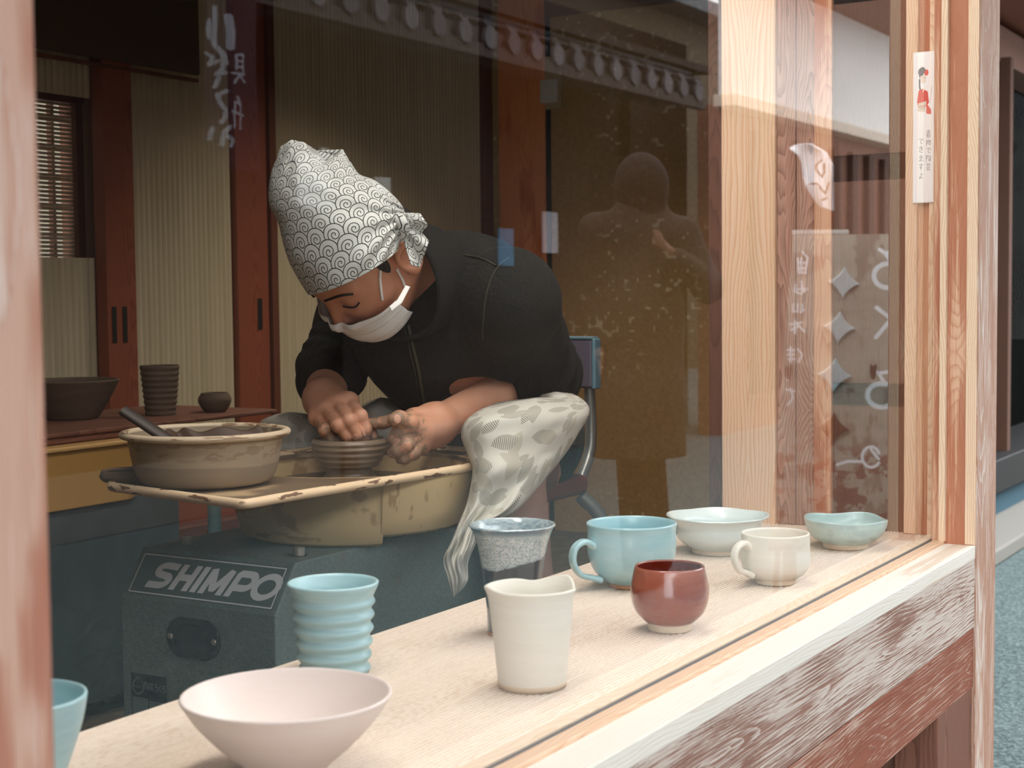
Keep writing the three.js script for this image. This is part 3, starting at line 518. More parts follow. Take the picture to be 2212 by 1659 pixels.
{ // white mug
  const p = pot('white_mug', 'small cream white mug with a rounded ear handle', 'mug', 1.715, -0.0791);
  part('mug_wall', vessel([[0.023, 0.006], [0.03, 0.009], [0.0385, 0.018], [0.0412, 0.03], [0.0408, 0.046], [0.0405, 0.0595]], 0.003), G.white, p);
  part('foot', footRing(0.0238, 0, 0.008), G.foot, p);
  const h = part('handle', handle([[0.038, 0.046], [0.0465, 0.052], [0.057, 0.0465], [0.06, 0.034], [0.053, 0.0205], [0.044, 0.0165], [0.036, 0.013]], 0.0115, 0.0065), G.white, p); h.rotation.y = 2.6;
}
{ // squarish bowl
  const p = pot('square_bowl', 'pale blue bowl pulled into a soft square, beside the jamb', 'bowl', 1.9998, -0.0889);
  const warp = (v) => { const a = Math.atan2(v.z, v.x) + 0.62, k = step(0.008, 0.035, v.y), c = Math.abs(Math.cos(a)), s = Math.abs(Math.sin(a)), q = Math.pow(Math.pow(c, 3.4) + Math.pow(s, 3.4), -1 / 3.4); const m = lerp(1, lerp(1, 0.9 * q, 0.75), k); v.x *= m; v.z *= m; v.y += k * 0.0012 * Math.cos(4 * a + Math.PI); };
  part('bowl_wall', deform(vessel([[0.028, 0.006], [0.036, 0.009], [0.049, 0.018], [0.0555, 0.029], [0.0575, 0.0385]], 0.003, 120), warp), G.paleBlue, p);
  part('foot', footRing(0.0305, 0, 0.008), G.foot, p);
}

// ---------------------------------------------------------------- the potter's wheel and what stands on it
const clayCol = C(128, 108, 86);
const clayTex = (s, a = C(118, 98, 78), b = C(146, 124, 100)) => dataTexture(256, 256, (u, v) => mix3(a, b, fbm(u * 12, v * 30, 4, s)));
M.clayWet = new THREE.MeshPhysicalMaterial({ map: clayTex(4, C(124, 104, 82), C(146, 126, 102)), roughness: 0.38, clearcoat: 0.25, clearcoatRoughness: 0.3 });
M.slurry = new THREE.MeshPhysicalMaterial({ map: clayTex(6, C(104, 86, 70), C(134, 114, 92)), roughness: 0.45, clearcoat: 0.15 });
M.clayDark = new THREE.MeshStandardMaterial({ map: clayTex(8, C(92, 76, 62), C(112, 94, 76)), roughness: 0.8 });
M.panCream = new THREE.MeshStandardMaterial({ roughness: 0.5, map: dataTexture(512, 512, (u, v) => { const q = step(0.66, 0.74, fbm(u * 22, v * 14, 4, 14)); return mix3(mix3(C(222, 190, 136), C(230, 202, 152), fbm(u * 5, v * 5, 3, 2)), C(150, 112, 76), q * 0.45); }) });
M.panMuddy = new THREE.MeshStandardMaterial({ roughness: 0.55, map: dataTexture(512, 256, (u, v) => { const q = step(0.46, 0.58, fbm(u * 26, v * 7, 4, 44) + (0.5 - v) * 0.25); return mix3(C(226, 190, 142), C(122, 92, 68), q * 0.8); }) });
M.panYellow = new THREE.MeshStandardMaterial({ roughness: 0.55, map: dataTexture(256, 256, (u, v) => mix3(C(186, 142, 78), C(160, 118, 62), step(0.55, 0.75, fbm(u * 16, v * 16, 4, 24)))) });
M.rimPaint = new THREE.MeshStandardMaterial({ roughness: 0.5, map: dataTexture(512, 64, (u, v) => mix3(C(236, 208, 170), C(120, 88, 64), step(0.68, 0.74, fbm(u * 40, v * 6, 3, 34)))) });
M.housing = new THREE.MeshStandardMaterial({ roughness: 0.55, bumpScale: 0.0006, map: dataTexture(1024, 1024, (u, v) => {
  const q = fbm(u * 300, v * 300, 2, 3), d = step(0.74, 0.8, fbm(u * 70, v * 3.2, 3, 7)) * step(0.35, 0.7, fbm(u * 5, v * 4, 2, 77)), m = step(0.62, 0.72, fbm(u * 9, v * 9, 4, 61));
  return mix3(mix3(mix3(C(104, 120, 116), C(130, 144, 139), q), C(124, 112, 98), m * 0.3), C(168, 166, 154), d * 0.5);
}), bumpMap: dataTexture(512, 512, (u, v) => fbm(u * 260, v * 260, 2, 3), false) });
M.housing.map.repeat.set(1.6, 1.6); M.housing.bumpMap.repeat.set(1.6, 1.6);
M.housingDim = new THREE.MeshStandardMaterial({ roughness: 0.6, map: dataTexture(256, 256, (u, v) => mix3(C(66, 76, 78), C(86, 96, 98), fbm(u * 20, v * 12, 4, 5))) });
M.trayMud = new THREE.MeshStandardMaterial({ roughness: 0.5, map: dataTexture(512, 512, (u, v) => mix3(mix3(C(104, 86, 66), C(132, 112, 88), fbm(u * 14, v * 14, 4, 3)), C(206, 178, 138), step(0.56, 0.68, fbm(u * 7, v * 9, 4, 54)) * 0.8)) });
M.bolt = std([206, 200, 190], 0.35, { metalness: 0.7 });
M.steel = std([176, 178, 176], 0.3, { metalness: 0.9 });

// a box whose front (-x) top edge is cut by a slope: profile in (x, y), extruded along z
function housingGeo(pts, z0, z1) {
  const s = new THREE.Shape(pts.map(([x, y]) => new THREE.Vector2(x, y)));
  const g = clean(new THREE.ExtrudeGeometry(s, { depth: z1 - z0 - 0.004, bevelEnabled: true, bevelSize: 0.002, bevelThickness: 0.002, bevelSegments: 2 }).translate(0, 0, z0 + 0.002));
  const p = g.attributes.position, n = g.attributes.normal, uv = g.attributes.uv;
  for (let i = 0; i < p.count; i++) { const a = Math.abs(n.getX(i)), c = Math.abs(n.getZ(i)), b = Math.abs(n.getY(i)); if (c > a && c > b) uv.setXY(i, p.getX(i), p.getY(i)); else if (a > b) uv.setXY(i, p.getZ(i), p.getY(i)); else uv.setXY(i, p.getX(i), p.getZ(i)); }
  return g;
}
const rrect = (w, h, r) => { const s = new THREE.Shape(), x = w / 2, y = h / 2; s.moveTo(-x + r, -y); s.lineTo(x - r, -y); s.absarc(x - r, -y + r, r, -Math.PI / 2, 0); s.lineTo(x, y - r); s.absarc(x - r, y - r, r, 0, Math.PI / 2); s.lineTo(-x + r, y); s.absarc(-x + r, y - r, r, Math.PI / 2, Math.PI); s.lineTo(-x, -y + r); s.absarc(-x + r, -y + r, r, Math.PI, 1.5 * Math.PI); return s; };
// the plan outline of a splash pan, as a closed list of [x, z]
function panOutline(k = 0) {
  const o = [[1.344 + k, -0.586 - k]];
  for (let i = 0; i <= 8; i++) o.push([lerp(1.40, 1.76, i / 8), lerp(-0.582, -0.552, i / 8) - k]);
  for (let i = 1; i < 18; i++) { const a = Math.PI / 2 - (Math.PI * i) / 18; o.push([1.765 + (0.205 - k) * Math.cos(a), -0.7285 + (0.1765 - k) * Math.sin(a)]); }
  for (let i = 0; i <= 4; i++) o.push([lerp(1.76, 1.46, i / 4), -0.905 + k]);
  o.push([1.393 + k, -0.845]); o.push([1.366 + k, -0.71]);
  return o;
}
const WX = 1.797, WZ = -0.774; // the wheel's axis
{
  const t = thing('pottery_wheel', 'grey electric pottery wheel with a cream splash pan, the potter is throwing on it', 'pottery wheel');
  const xf = 1.463, xs = 1.505, yt = 0.829, ys = 0.77, z0 = -0.905, z1 = -0.64, xr = 1.99;
  const body = part('housing', housingGeo([[xf, 0.52], [xr, 0.52], [xr, yt], [xs, yt], [xf, ys]], z0, z1), M.housing, t, 'dark grey green painted steel housing with drips of slip');
  for (const [x, z] of [[1.52, -0.67], [1.93, -0.67], [1.52, -0.875], [1.93, -0.875]]) part('leg', new THREE.CylinderGeometry(0.018, 0.022, 0.052, 20).translate(x, 0.496, z), M.black, t);
  // name plate on the slope
  const dir = V(xs - xf, yt - ys, 0), len = dir.length(); dir.normalize();
  const nrm = V(-dir.y, dir.x, 0);
  const plate = new THREE.PlaneGeometry(0.25, len * 0.84);
  const np = part('name_plate', plate, new THREE.MeshStandardMaterial({ roughness: 0.5, map: canvasTexture(1024, 256, (c, w, h) => {
    c.fillStyle = '#64746f'; c.fillRect(0, 0, w, h);
    for (let i = 0; i < 5000; i++) { const q = rnd(); c.fillStyle = q > 0.5 ? 'rgba(112,124,119,0.5)' : 'rgba(58,66,66,0.5)'; c.fillRect(rnd() * w, rnd() * h, 3, 3); }
    c.strokeStyle = '#ffffff'; c.lineWidth = 8; c.strokeRect(12, 12, w - 24, h - 24);
    c.strokeStyle = c.fillStyle = '#ffffff'; c.lineCap = 'butt'; c.lineJoin = 'bevel'; c.lineWidth = 33;
    c.save(); c.translate(108, 208); c.transform(1, 0, -0.3, 1, 0, 0);
    const H = 158; c.lineWidth = 41;
    const P = (pts) => { c.beginPath(); pts.forEach(([x, y], i) => (i ? c.lineTo(x, -y) : c.moveTo(x, -y))); c.stroke(); };
    const A = (x, y, rx, ry, a, b, cw) => { c.beginPath(); c.ellipse(x, -y, rx, ry, 0, a, b, cw); c.stroke(); };
    // S
    c.beginPath(); c.moveTo(150, -H + 22); c.lineTo(70, -H + 18); c.bezierCurveTo(0, -H + 18, 10, -84, 66, -82); c.lineTo(96, -78); c.bezierCurveTo(150, -74, 146, -18, 84, -18); c.lineTo(0, -18); c.stroke();
    P([[190, 0], [190, H]]); P([[190, H / 2], [284, H / 2]]); P([[284, 0], [284, H]]);
    P([[342, 0], [342, H]]);
    P([[400, 0], [400, H - 10], [462, 26], [524, H - 10], [524, 0]]);
    P([[582, 0], [582, H - 18], [650, H - 18]]); c.beginPath(); c.moveTo(600, -H + 18); c.lineTo(652, -H + 18); c.bezierCurveTo(716, -H + 18, 716, -56, 652, -56); c.lineTo(590, -56); c.stroke();
    c.lineWidth = 38; A(800, H / 2, 72, H / 2 - 16, 0, Math.PI * 2);
    c.restore();
  }) }), t, 'sloping name plate with raised white lettering');
  { const m = new THREE.Matrix4().makeBasis(V(0, 0, 1), dir, nrm); np.quaternion.setFromRotationMatrix(m); np.position.set((xf + xs) / 2, (yt + ys) / 2, (z0 + z1) / 2).addScaledVector(nrm, 0.0025); }
  // recessed handle
  const hz = (410 - 0) && (-0.782), hy = 0.728;
  const rim = rrect(0.088, 0.05, 0.0249), hole = rrect(0.062, 0.038, 0.0189); rim.holes.push(hole);
  const hg = new THREE.ExtrudeGeometry(rim, { depth: 0.003, bevelEnabled: true, bevelSize: 0.0012, bevelThickness: 0.0012, bevelSegments: 2, curveSegments: 20 });
  const cup = sheet((u, v) => { const a = u * Math.PI * 2, r = v, cx = Math.cos(a), sy = Math.sin(a); return V(Math.sign(cx) * Math.pow(Math.abs(cx), 0.75) * 0.031 * r, Math.sign(sy) * Math.pow(Math.abs(sy), 0.8) * 0.019 * r, 0.001 + 0.0035 * r * r); }, 40, 10, undefined, true);
  const hnd = part('hand_hold', [hg, cup], phys([14, 17, 17], 0.35, { clearcoat: 0.25 }), t, 'black oval recessed hand hold'); hnd.position.set(xf - 0.002, hy, -0.775); hnd.rotation.y = -Math.PI / 2;
  for (const s of [-1, 1]) part('screw', new THREE.SphereGeometry(0.0042, 14, 8).scale(1, 1, 0.5).translate(s * 0.0375, 0, 0.005), M.bolt, hnd);
  // rating plate
  const rp = part('rating_plate', new THREE.PlaneGeometry(0.066, 0.074), new THREE.MeshStandardMaterial({ roughness: 0.4, map: canvasTexture(512, 576, (c, w, h) => {
    c.fillStyle = '#151b1b'; c.fillRect(0, 0, w, h); c.strokeStyle = '#6f7f7c'; c.lineWidth = 8; c.strokeRect(5, 5, w - 10, h - 10);
    c.lineWidth = 11; c.strokeStyle = '#8a9895'; c.lineCap = 'round'; c.beginPath(); c.arc(106, 150, 74, -0.9, Math.PI * 1.35, false); c.stroke(); c.beginPath(); c.arc(98, 76, 20, Math.PI, 0); c.stroke(); c.fillStyle = '#7d8b88'; c.font = 'bold 24px sans-serif'; c.fillText('SHIMPO', 48, 160);
    c.lineWidth = 7; c.strokeStyle = '#93a19e'; const K = (p) => { c.beginPath(); p.forEach(([x, y], i) => (i ? c.lineTo(x, y) : c.moveTo(x, y))); c.stroke(); };
    // 陶芸ろくろ
    K([[196, 90], [196, 170]]); K([[198, 90], [212, 96], [200, 116], [212, 130]]); K([[222, 90], [216, 110]]); K([[218, 104], [248, 104], [246, 168]]); K([[226, 124], [240, 124]]); K([[224, 140], [242, 140]]); K([[226, 146], [226, 160], [241, 160], [241, 146]]);
    K([[262, 104], [318, 104]]); K([[278, 92], [278, 116]]); K([[302, 92], [302, 116]]); K([[270, 126], [310, 126]]); K([[262, 140], [318, 140]]); K([[288, 140], [270, 164], [308, 162]]); K([[302, 150], [314, 168]]);
    const ro = (x) => { K([[x, 102], [x + 36, 102], [x + 4, 136]]); c.beginPath(); c.ellipse(x + 22, 146, 22, 20, 0, -2.4, 1.9); c.stroke(); };
    ro(336); K([[422, 100], [396, 132], [424, 166]]); ro(440);
    c.fillStyle = '#4d5a58'; c.font = 'bold 34px sans-serif'; c.fillText('RK-3', 196, 226);
    for (const [x0, y0, ww, hh] of [[24, 262, 214, 250], [258, 282, 222, 214]]) { c.fillStyle = '#7d8a8c'; c.fillRect(x0, y0, ww, hh); for (let y = y0 + 14; y < y0 + hh - 12; y += 34) { c.fillStyle = '#4c5759'; let x = x0 + 10; while (x < x0 + ww - 30) { const q = 10 + rnd() * 40; c.fillRect(x, y, q, 9); x += q + 8; } c.fillStyle = '#39423f'; c.fillRect(x0, y + 22, ww, 3); } }
  }) }), t, 'small black rating plate with two grey fields'); rp.position.set(xf - 0.0026, 0.6345, -0.857); rp.rotation.y = -Math.PI / 2;
  for (const [x, z] of [[1.545, -0.862], [1.55, -0.672]]) { const b = part('bolt', [new THREE.CylinderGeometry(0.0085, 0.0085, 0.011, 6).translate(0, 0.0075, 0), new THREE.CylinderGeometry(0.0125, 0.0125, 0.002, 24).translate(0, 0.001, 0)], M.bolt, t); b.position.set(x, yt, z); }
  // splash pan: round tub in two halves, flat tray and rolled rim
  const tub = (a0, a1, dr, yb) => { const o = [[0.02, yb + 0.004], [0.145 + dr, yb], [0.158 + dr, yb + 0.006], [0.166 + dr, yb + 0.03], [0.176 + dr, 0.9285], [0.172 + dr, 0.9285], [0.161 + dr, yb + 0.034], [0.15 + dr, yb + 0.012], [0.02, yb + 0.009]]; return new THREE.LatheGeometry(o.map(([r, y]) => new THREE.Vector2(r, y)), 72, a0, a1 - a0); };
  const TC = [1.752, -0.735];
  part('pan_half', tub(0.62, 0.62 + Math.PI * 2 - 1.3, 0, 0.8305).translate(TC[0], 0, TC[1]), M.panCream, t, 'larger cream half of the splash pan');
  part('pan_half', tub(-0.7, 0.64, 0.005, 0.843).translate(TC[0], 0, TC[1]), M.panCream, t, 'smaller cream half of the splash pan');
  const hi = panOutline(0.004), sh = new THREE.Shape(hi.map(([x, z]) => new THREE.Vector2(x, -z))), hl = new THREE.Path(); hl.absellipse(TC[0], -TC[1], 0.171, 0.1655, 0, Math.PI * 2, true); sh.holes.push(hl);
  const tray = new THREE.ExtrudeGeometry(sh, { depth: 0.006, bevelEnabled: false, curveSegments: 48 }).rotateX(-Math.PI / 2).translate(0, 0.922, 0);
  part('pan_tray', tray, M.trayMud, t, 'muddy cream tray around the tub');
  { const pts = panOutline(0).map(([x, z]) => V(x, 0.929, z)), c = new THREE.CatmullRomCurve3(pts, true, 'catmullrom', 0.12), g = new THREE.TubeGeometry(c, 220, 0.0062, 10, true); const uv = g.attributes.uv; for (let i = 0; i < uv.count; i++) uv.setX(i, uv.getX(i) * 2); part('pan_rim', g, M.rimPaint, t, 'rolled cream rim with spots of clay'); }
  { // back splash wall of the pan, stained
    part('splash_wall', thick(sheet((u, v) => { const a = lerp(-2.5, 0.15, u), r = 0.176; return V(TC[0] + r * Math.cos(a) * 1.02, 0.928 + v * (0.009 + 0.003 * Math.sin(u * 23)), TC[1] + r * 0.97 * Math.sin(a)); }, 60, 4, (u, v) => [u * 1.2, v * 0.6]), 0.003), M.panMuddy, t, 'stained inner splash wall behind the bowl');
  }
  part('slip', lathe([[0, 0.892], [0.1, 0.892], [0.168, 0.8935]], 64).translate(TC[0], 0, TC[1]), M.slurry, t, 'wet brown slip in the tub');
  part('shaft', new THREE.CylinderGeometry(0.03, 0.03, 0.06, 24).translate(WX, 0.86, WZ), M.steel, t);
  part('wheel_head', lathe([[0, 0.8985], [0.1, 0.8985], [0.112, 0.898], [0.115, 0.894], [0.112, 0.887], [0, 0.885]], 72).translate(WX, 0, WZ), M.slurry, t, 'round wheel head covered in slip');
}
{ // the bowl on the wheel
  const t = thing('clay_bowl', 'wet brown clay bowl with throwing rings between the potter\'s hands on the wheel', 'bowl', V(WX, 0.8987, WZ));
  const o = [[0.0395, 0.0]]; for (let i = 1; i <= 70; i++) { const y = (i / 70) * 0.059, base = y < 0.02 ? lerp(0.039, 0.0325, step(0, 0.016, y)) : lerp(0.0325, 0.0556, Math.pow(clamp((y - 0.015) / 0.034), 0.42)); o.push([base - 0.0012 * step(0.052, 0.059, y) + (y > 0.02 ? 0.0009 : 0.0005) * Math.sin(y * 720), y]); }
  const top = o[o.length - 1], inn = []; for (let i = 12; i >= 0; i--) inn.push([lerp(0.02, 0.0505, Math.pow(i / 12, 0.6)), lerp(0.02, 0.057, i / 12)]);
  part('bowl_wall', lathe([[0, 0], ...o, [top[0] - 0.002, top[1] + 0.0012], [0.0515, 0.0592], ...inn, [0, 0.0185]], 96), M.clayWet, t);
}
{ // wash basin on the tray
  const t = thing('wash_basin', 'beige plastic basin streaked with clay, standing on the wheel tray', 'basin', V(1.471, 0.9285, -0.757));
  const tex = dataTexture(512, 256, (u, v) => { const line = 0.4 + 0.05 * fbm(u * 9, 1, 2, 3), w = step(line + 0.02, line - 0.02, v), d = step(0.56, 0.66, fbm(u * 34, v * 12, 4, 13)) * step(0.5, 0.62, v), dr = Math.abs(u - 0.2) < 0.006 + 0.003 * Math.sin(v * 40) && v < 0.62 ? 0.8 : 0; let c = mix3(C(172, 154, 126), C(190, 172, 144), fbm(u * 8, v * 10, 4, 2)); c = mix3(c, C(146, 130, 108), w * 0.75); c = mix3(c, C(148, 122, 94), d * 0.55); return mix3(c, C(206, 190, 160), dr); });
  const m = new THREE.MeshPhysicalMaterial({ map: tex, roughness: 0.5, clearcoat: 0.15 });
  const out = spline([[0.07, 0.002], [0.082, 0.006], [0.09, 0.02], [0.0955, 0.046], [0.0985, 0.0655]], 30), g = new THREE.LatheGeometry(out.map(([r, y]) => new THREE.Vector2(r, y)), 96);
  { const uv = g.attributes.uv, q = g.attributes.position; for (let i = 0; i < uv.count; i++) uv.setY(i, q.getY(i) / 0.069); }
  part('basin_wall', [g, lathe([[0, 0.003], [0.07, 0.002]], 64), lathe([...out].reverse().map(([r, y]) => [r - 0.0025, y + 0.001]).concat([[0, 0.006]]), 96)], m, t);
  part('basin_rim', new THREE.TorusGeometry(0.103, 0.0056, 12, 96).scale(1, 1, 0.8).rotateX(Math.PI / 2).translate(0, 0.0665, 0), new THREE.MeshStandardMaterial({ roughness: 0.5, map: dataTexture(256, 64, (u, v) => mix3(C(212, 192, 162), C(150, 122, 94), step(0.6, 0.68, fbm(u * 30, v * 5, 3, 8)))) }), t);
  part('slip', lathe([[0, 0.053], [0.05, 0.0535], [0.0935, 0.053]], 64), new THREE.MeshPhysicalMaterial({ map: clayTex(17, C(96, 78, 62), C(120, 100, 80)), roughness: 0.2, clearcoat: 0.6 }), t, 'cloudy slip filling the basin');
  // a folded leather strip and a bamboo tool lie in it
  const st = thing('chamois_strip', 'wet brown leather strip draped inside the wash basin', 'cloth strip', V(1.4715, 0.9825, -0.757));
  part('strip', thick(sheet((u, v) => V(lerp(-0.035, 0.07, u) * 0.95 + 0.006 * Math.sin(u * 9), 0.012 * v + 0.003 * Math.sin(u * 21) + 0.002, -0.03 + 0.055 * u - 0.018 * Math.sin(u * 5) - 0.012 * v), 40, 5), 0.0025), new THREE.MeshPhysicalMaterial({ color: 0x4a3626, roughness: 0.6, clearcoat: 0 }), st);
  const tool = thing('bamboo_tool', 'dark hollow bamboo tool leaning over the basin rim', 'tool', V(0, 0, 0));
  const a = at(330, 928, 1.9), b = at(266, 886, 1.905), dirT = b.clone().sub(a).normalize(), base = a.clone().addScaledVector(dirT, -0.03), L = base.distanceTo(b);
  const tg = new THREE.LatheGeometry([[0.0095, 0], [0.0095, L], [0.0078, L], [0.0075, L - 0.03]].map(([r, y]) => new THREE.Vector2(r, y)), 28); tg.scale(1, 1, 0.55);
  const tm = part('tool_shaft', tg, std([52, 40, 32], 0.5), tool); tm.position.copy(base); tm.quaternion.setFromUnitVectors(V(0, 1, 0), dirT);
}
{ const t = thing('clay_dish', 'small flat brown clay dish behind the basin on the tray', 'dish', V(1.437, 0.9285, -0.862)); part('dish_wall', vessel([[0.022, 0.001], [0.031, 0.003], [0.036, 0.009], [0.034, 0.015]], 0.005, 48), M.clayDark, t); }

{ const t = thing('pipe', 'thin pale teal pipe standing behind the near wheel, under the tray', 'pipe'); const q = at(463, 1110, 2.5); part('pipe_tube', [new THREE.CylinderGeometry(0.011, 0.011, 0.44, 20).translate(q.x, FLOOR + 0.222, q.z), new THREE.CylinderGeometry(0.03, 0.034, 0.014, 24).translate(q.x, FLOOR + 0.008, q.z)], std([126, 160, 164], 0.4), t); }
// the second wheel, further back on the left
{
  const t = thing('pottery_wheel', 'second pottery wheel with a mustard yellow pan in the shadow at the left', 'pottery wheel');
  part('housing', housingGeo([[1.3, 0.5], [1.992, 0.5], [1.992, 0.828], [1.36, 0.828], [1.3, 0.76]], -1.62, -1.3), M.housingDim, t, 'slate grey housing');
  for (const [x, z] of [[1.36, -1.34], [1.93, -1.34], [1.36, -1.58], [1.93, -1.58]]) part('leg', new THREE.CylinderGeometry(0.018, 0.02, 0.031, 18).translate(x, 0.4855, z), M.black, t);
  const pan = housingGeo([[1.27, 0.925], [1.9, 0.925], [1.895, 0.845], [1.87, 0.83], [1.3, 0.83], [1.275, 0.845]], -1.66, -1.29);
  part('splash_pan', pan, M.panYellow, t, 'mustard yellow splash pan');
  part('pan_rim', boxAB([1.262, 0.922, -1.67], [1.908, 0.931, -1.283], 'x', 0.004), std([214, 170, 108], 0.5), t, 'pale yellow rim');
}
{ const t = thing('ware_board', 'dark wooden ware board lying across the second wheel', 'board', V(0, 0, 0)); part('board_plank', [boxAB([1.2, 0.9315, -1.66], [1.95, 0.944, -1.315], 'x', 0.004), boxAB([1.2, 0.9435, -1.62], [2.28, 0.9515, -1.31], 'x', 0.003)], M.lattice, t); }
{
  const t = thing('clay_tumbler', 'unfired ridged clay tumbler standing on the ware board', 'tumbler', V(2.078, 0.952, -1.42));
  const o = [[0.028, 0]]; for (let i = 0; i <= 48; i++) { const y = (0.091 * i) / 48; o.push([lerp(0.0275, 0.036, i / 48) + 0.0009 * Math.sin((y / 0.0105) * Math.PI * 2), y]); }
  part('cup_wall', lathe([[0, 0], ...o, [0.0355, 0.0915], [0.033, 0.0905], [0.026, 0.006], [0, 0.006]], 56), M.clayDark, t);
}
{ const t = thing('clay_tea_bowl', 'small closed clay tea bowl on the ware board near the door', 'bowl', V(2.175, 0.952, -1.375)); part('bowl_wall', vessel([[0.018, 0.0], [0.022, 0.003], [0.029, 0.014], [0.031, 0.024], [0.026, 0.034]], 0.004, 48), M.clayDark, t); }
{ const t = thing('clay_basin', 'wide dark clay bowl at the far left of the ware board', 'bowl', V(1.945, 0.952, -1.51)); part('bowl_wall', vessel([[0.045, 0.0], [0.05, 0.004], [0.066, 0.03], [0.08, 0.056], [0.086, 0.068]], 0.005, 56), M.clayDark, t); }

// ---------------------------------------------------------------- the potter
const potter = thing('person', 'potter in a dark fleece, patterned head cloth and white mask bending over the wheel', 'person');
{
  // head frame: X his left, Y up, Z where he looks
  const O = at(787, 544, 2.22), camDir = (r, u, t) => V(0, 0, 0).addScaledVector(RIGHT, r).addScaledVector(UPC, u).addScaledVector(FWD, -t);
  const Z = camDir(-0.5, -0.844, 0.193).normalize(), Y = camDir(-0.508, 0.467, 0.724); Y.addScaledVector(Z, -Y.dot(Z)).normalize(); const X = Y.clone().cross(Z);
  const toHead = (p) => { const x = p.x - O.x, y = p.y - O.y, z = p.z - O.z; return [x * X.x + y * X.y + z * X.z, x * Y.x + y * Y.y + z * Y.z, x * Z.x + y * Z.y + z * Z.z]; };
  const head = (x, y, z) => O.clone().addScaledVector(X, x).addScaledVector(Y, y).addScaledVector(Z, z);
  const B = (x, y, z, a, b, r1, r2) => { const ax = a[0], ay = a[1], az = a[2], bx = b[0] - ax, by = b[1] - ay, bz = b[2] - az, t = clamp(((x - ax) * bx + (y - ay) * by + (z - az) * bz) / (bx * bx + by * by + bz * bz)); return Math.hypot(x - ax - bx * t, y - ay - by * t, z - az - bz * t) - lerp(r1, r2, t); };
  const face = (x, y, z) => {
    const ax = Math.abs(x);
    let d = ell(x, y - 0.036, z - 0.008, 0.071, 0.08, 0.08);                 // skull
    d = smin(d, ell(x, y + 0.02, z - 0.03, 0.062, 0.08, 0.062), 0.03);         // face mass
    d = smin(d, ell(x, y + 0.062, z - 0.033, 0.047, 0.046, 0.05), 0.03);       // jaw
    d = smin(d, B(ax, y, z, [0.052, -0.045, -0.002], [0.018, -0.086, 0.062], 0.015, 0.015), 0.025);
    d = smin(d, Math.hypot(x, y + 0.088, z - 0.064) - 0.016, 0.02);               // chin
    d = smin(d, B(ax, y, z, [0.012, 0.026, 0.082], [0.046, 0.026, 0.064], 0.011, 0.011), 0.014);  // brow
    d = smin(d, B(ax, y, z, [0.034, -0.022, 0.07], [0.056, -0.016, 0.04], 0.016, 0.018), 0.02);   // cheek bone
    d = smax(d, -(Math.hypot((ax - 0.031) / 1.25, (y - 0.004) * 1.15, z - 0.097) - 0.0155), 0.012); // eye socket
    d = smin(d, Math.hypot(ax - 0.031, y - 0.004, z - 0.0715) - 0.0125, 0.006);                      // lid over the eye
    d = smin(d, B(x, y, z, [0, 0.016, 0.082], [0, -0.03, 0.103], 0.007, 0.0095), 0.012);            // nose
    d = smin(d, B(ax, y, z, [0.009, -0.036, 0.09], [0.011, -0.034, 0.086], 0.0075, 0.0075), 0.008);
    d = smin(d, ell(x, y + 0.062, z - 0.079, 0.022, 0.013, 0.012), 0.012);       // mouth
    // ear: a rim round a hollow, and a lobe
    const ex = ax - 0.077, ey = y + 0.006, ez = z + 0.014, er = Math.hypot(ey / 1.5, ez), ring = Math.hypot(er - 0.0155, (ex - 0.004 - 0.25 * (0.0155 - ez) * 0.4)) - 0.0042;
    let ear = smin(ring, ell(ex, ey, ez, 0.006, 0.026, 0.016), 0.006); ear = smax(ear, -(Math.hypot(ex - 0.012, (ey - 0.002) * 0.8, ez - 0.002) - 0.0105), 0.005); ear = smin(ear, Math.hypot(ex + 0.001, ey + 0.026, ez - 0.006) - 0.0075, 0.008);
    d = smin(d, ear, 0.006);
    return d;
  };
  const neckA = head(0, -0.03, -0.035), neckB = at(965, 618, 2.34);
  const headF = (p) => { const [x, y, z] = toHead(p); return smin(face(x, y, z), cap(p, neckA, neckB, 0.054, 0.05), 0.03); };

  // joints
  const RS = at(765, 690, 2.5), LS = at(1100, 648, 2.25), chest = at(965, 705, 2.4), upper = at(1012, 672, 2.38), waist = at(1040, 830, 2.54), hips = at(1085, 935, 2.62);
  const RE = at(716, 800, 2.47), RW = at(699, 862, 2.335), LE = at(1170, 812, 2.44), LW = at(938, 918, 2.255);
  const LH = at(1130, 1005, 2.56), LK = at(1098, 965, 2.28), LA = at(1150, 1440, 2.28), RH = at(1010, 935, 2.7), RK = at(628, 972, 2.53), RA = at(640, 1400, 2.55);

  // hands
  const H = (list) => list.map(([x, y, d]) => at(x, y, d));
  const finger = (p, j, r) => { let d = 9; for (let i = 0; i < j.length - 1; i++) d = smin(d, cap(p, j[i], j[i + 1], r[i], r[i + 1]), 0.004); return d; };
  const rh = {
    index: H([[754, 868, 2.265], [779, 898, 2.22], [791, 928, 2.222], [796, 953, 2.237]]), middle: H([[730, 874, 2.262], [754, 908, 2.206], [773, 938, 2.212], [783, 961, 2.232]]),
    ring: H([[707, 886, 2.264], [730, 919, 2.206], [750, 943, 2.214], [762, 962, 2.234]]), little: H([[687, 901, 2.275], [701, 929, 2.222], [717, 948, 2.226], [733, 961, 2.238]]),
    thumb: H([[742, 880, 2.3], [772, 903, 2.285], [795, 925, 2.27], [806, 944, 2.262]]),
  };
  const palmR = [[RW, rh.index[0]], [RW, rh.middle[0]], [RW, rh.ring[0]], [RW, rh.little[0]]];
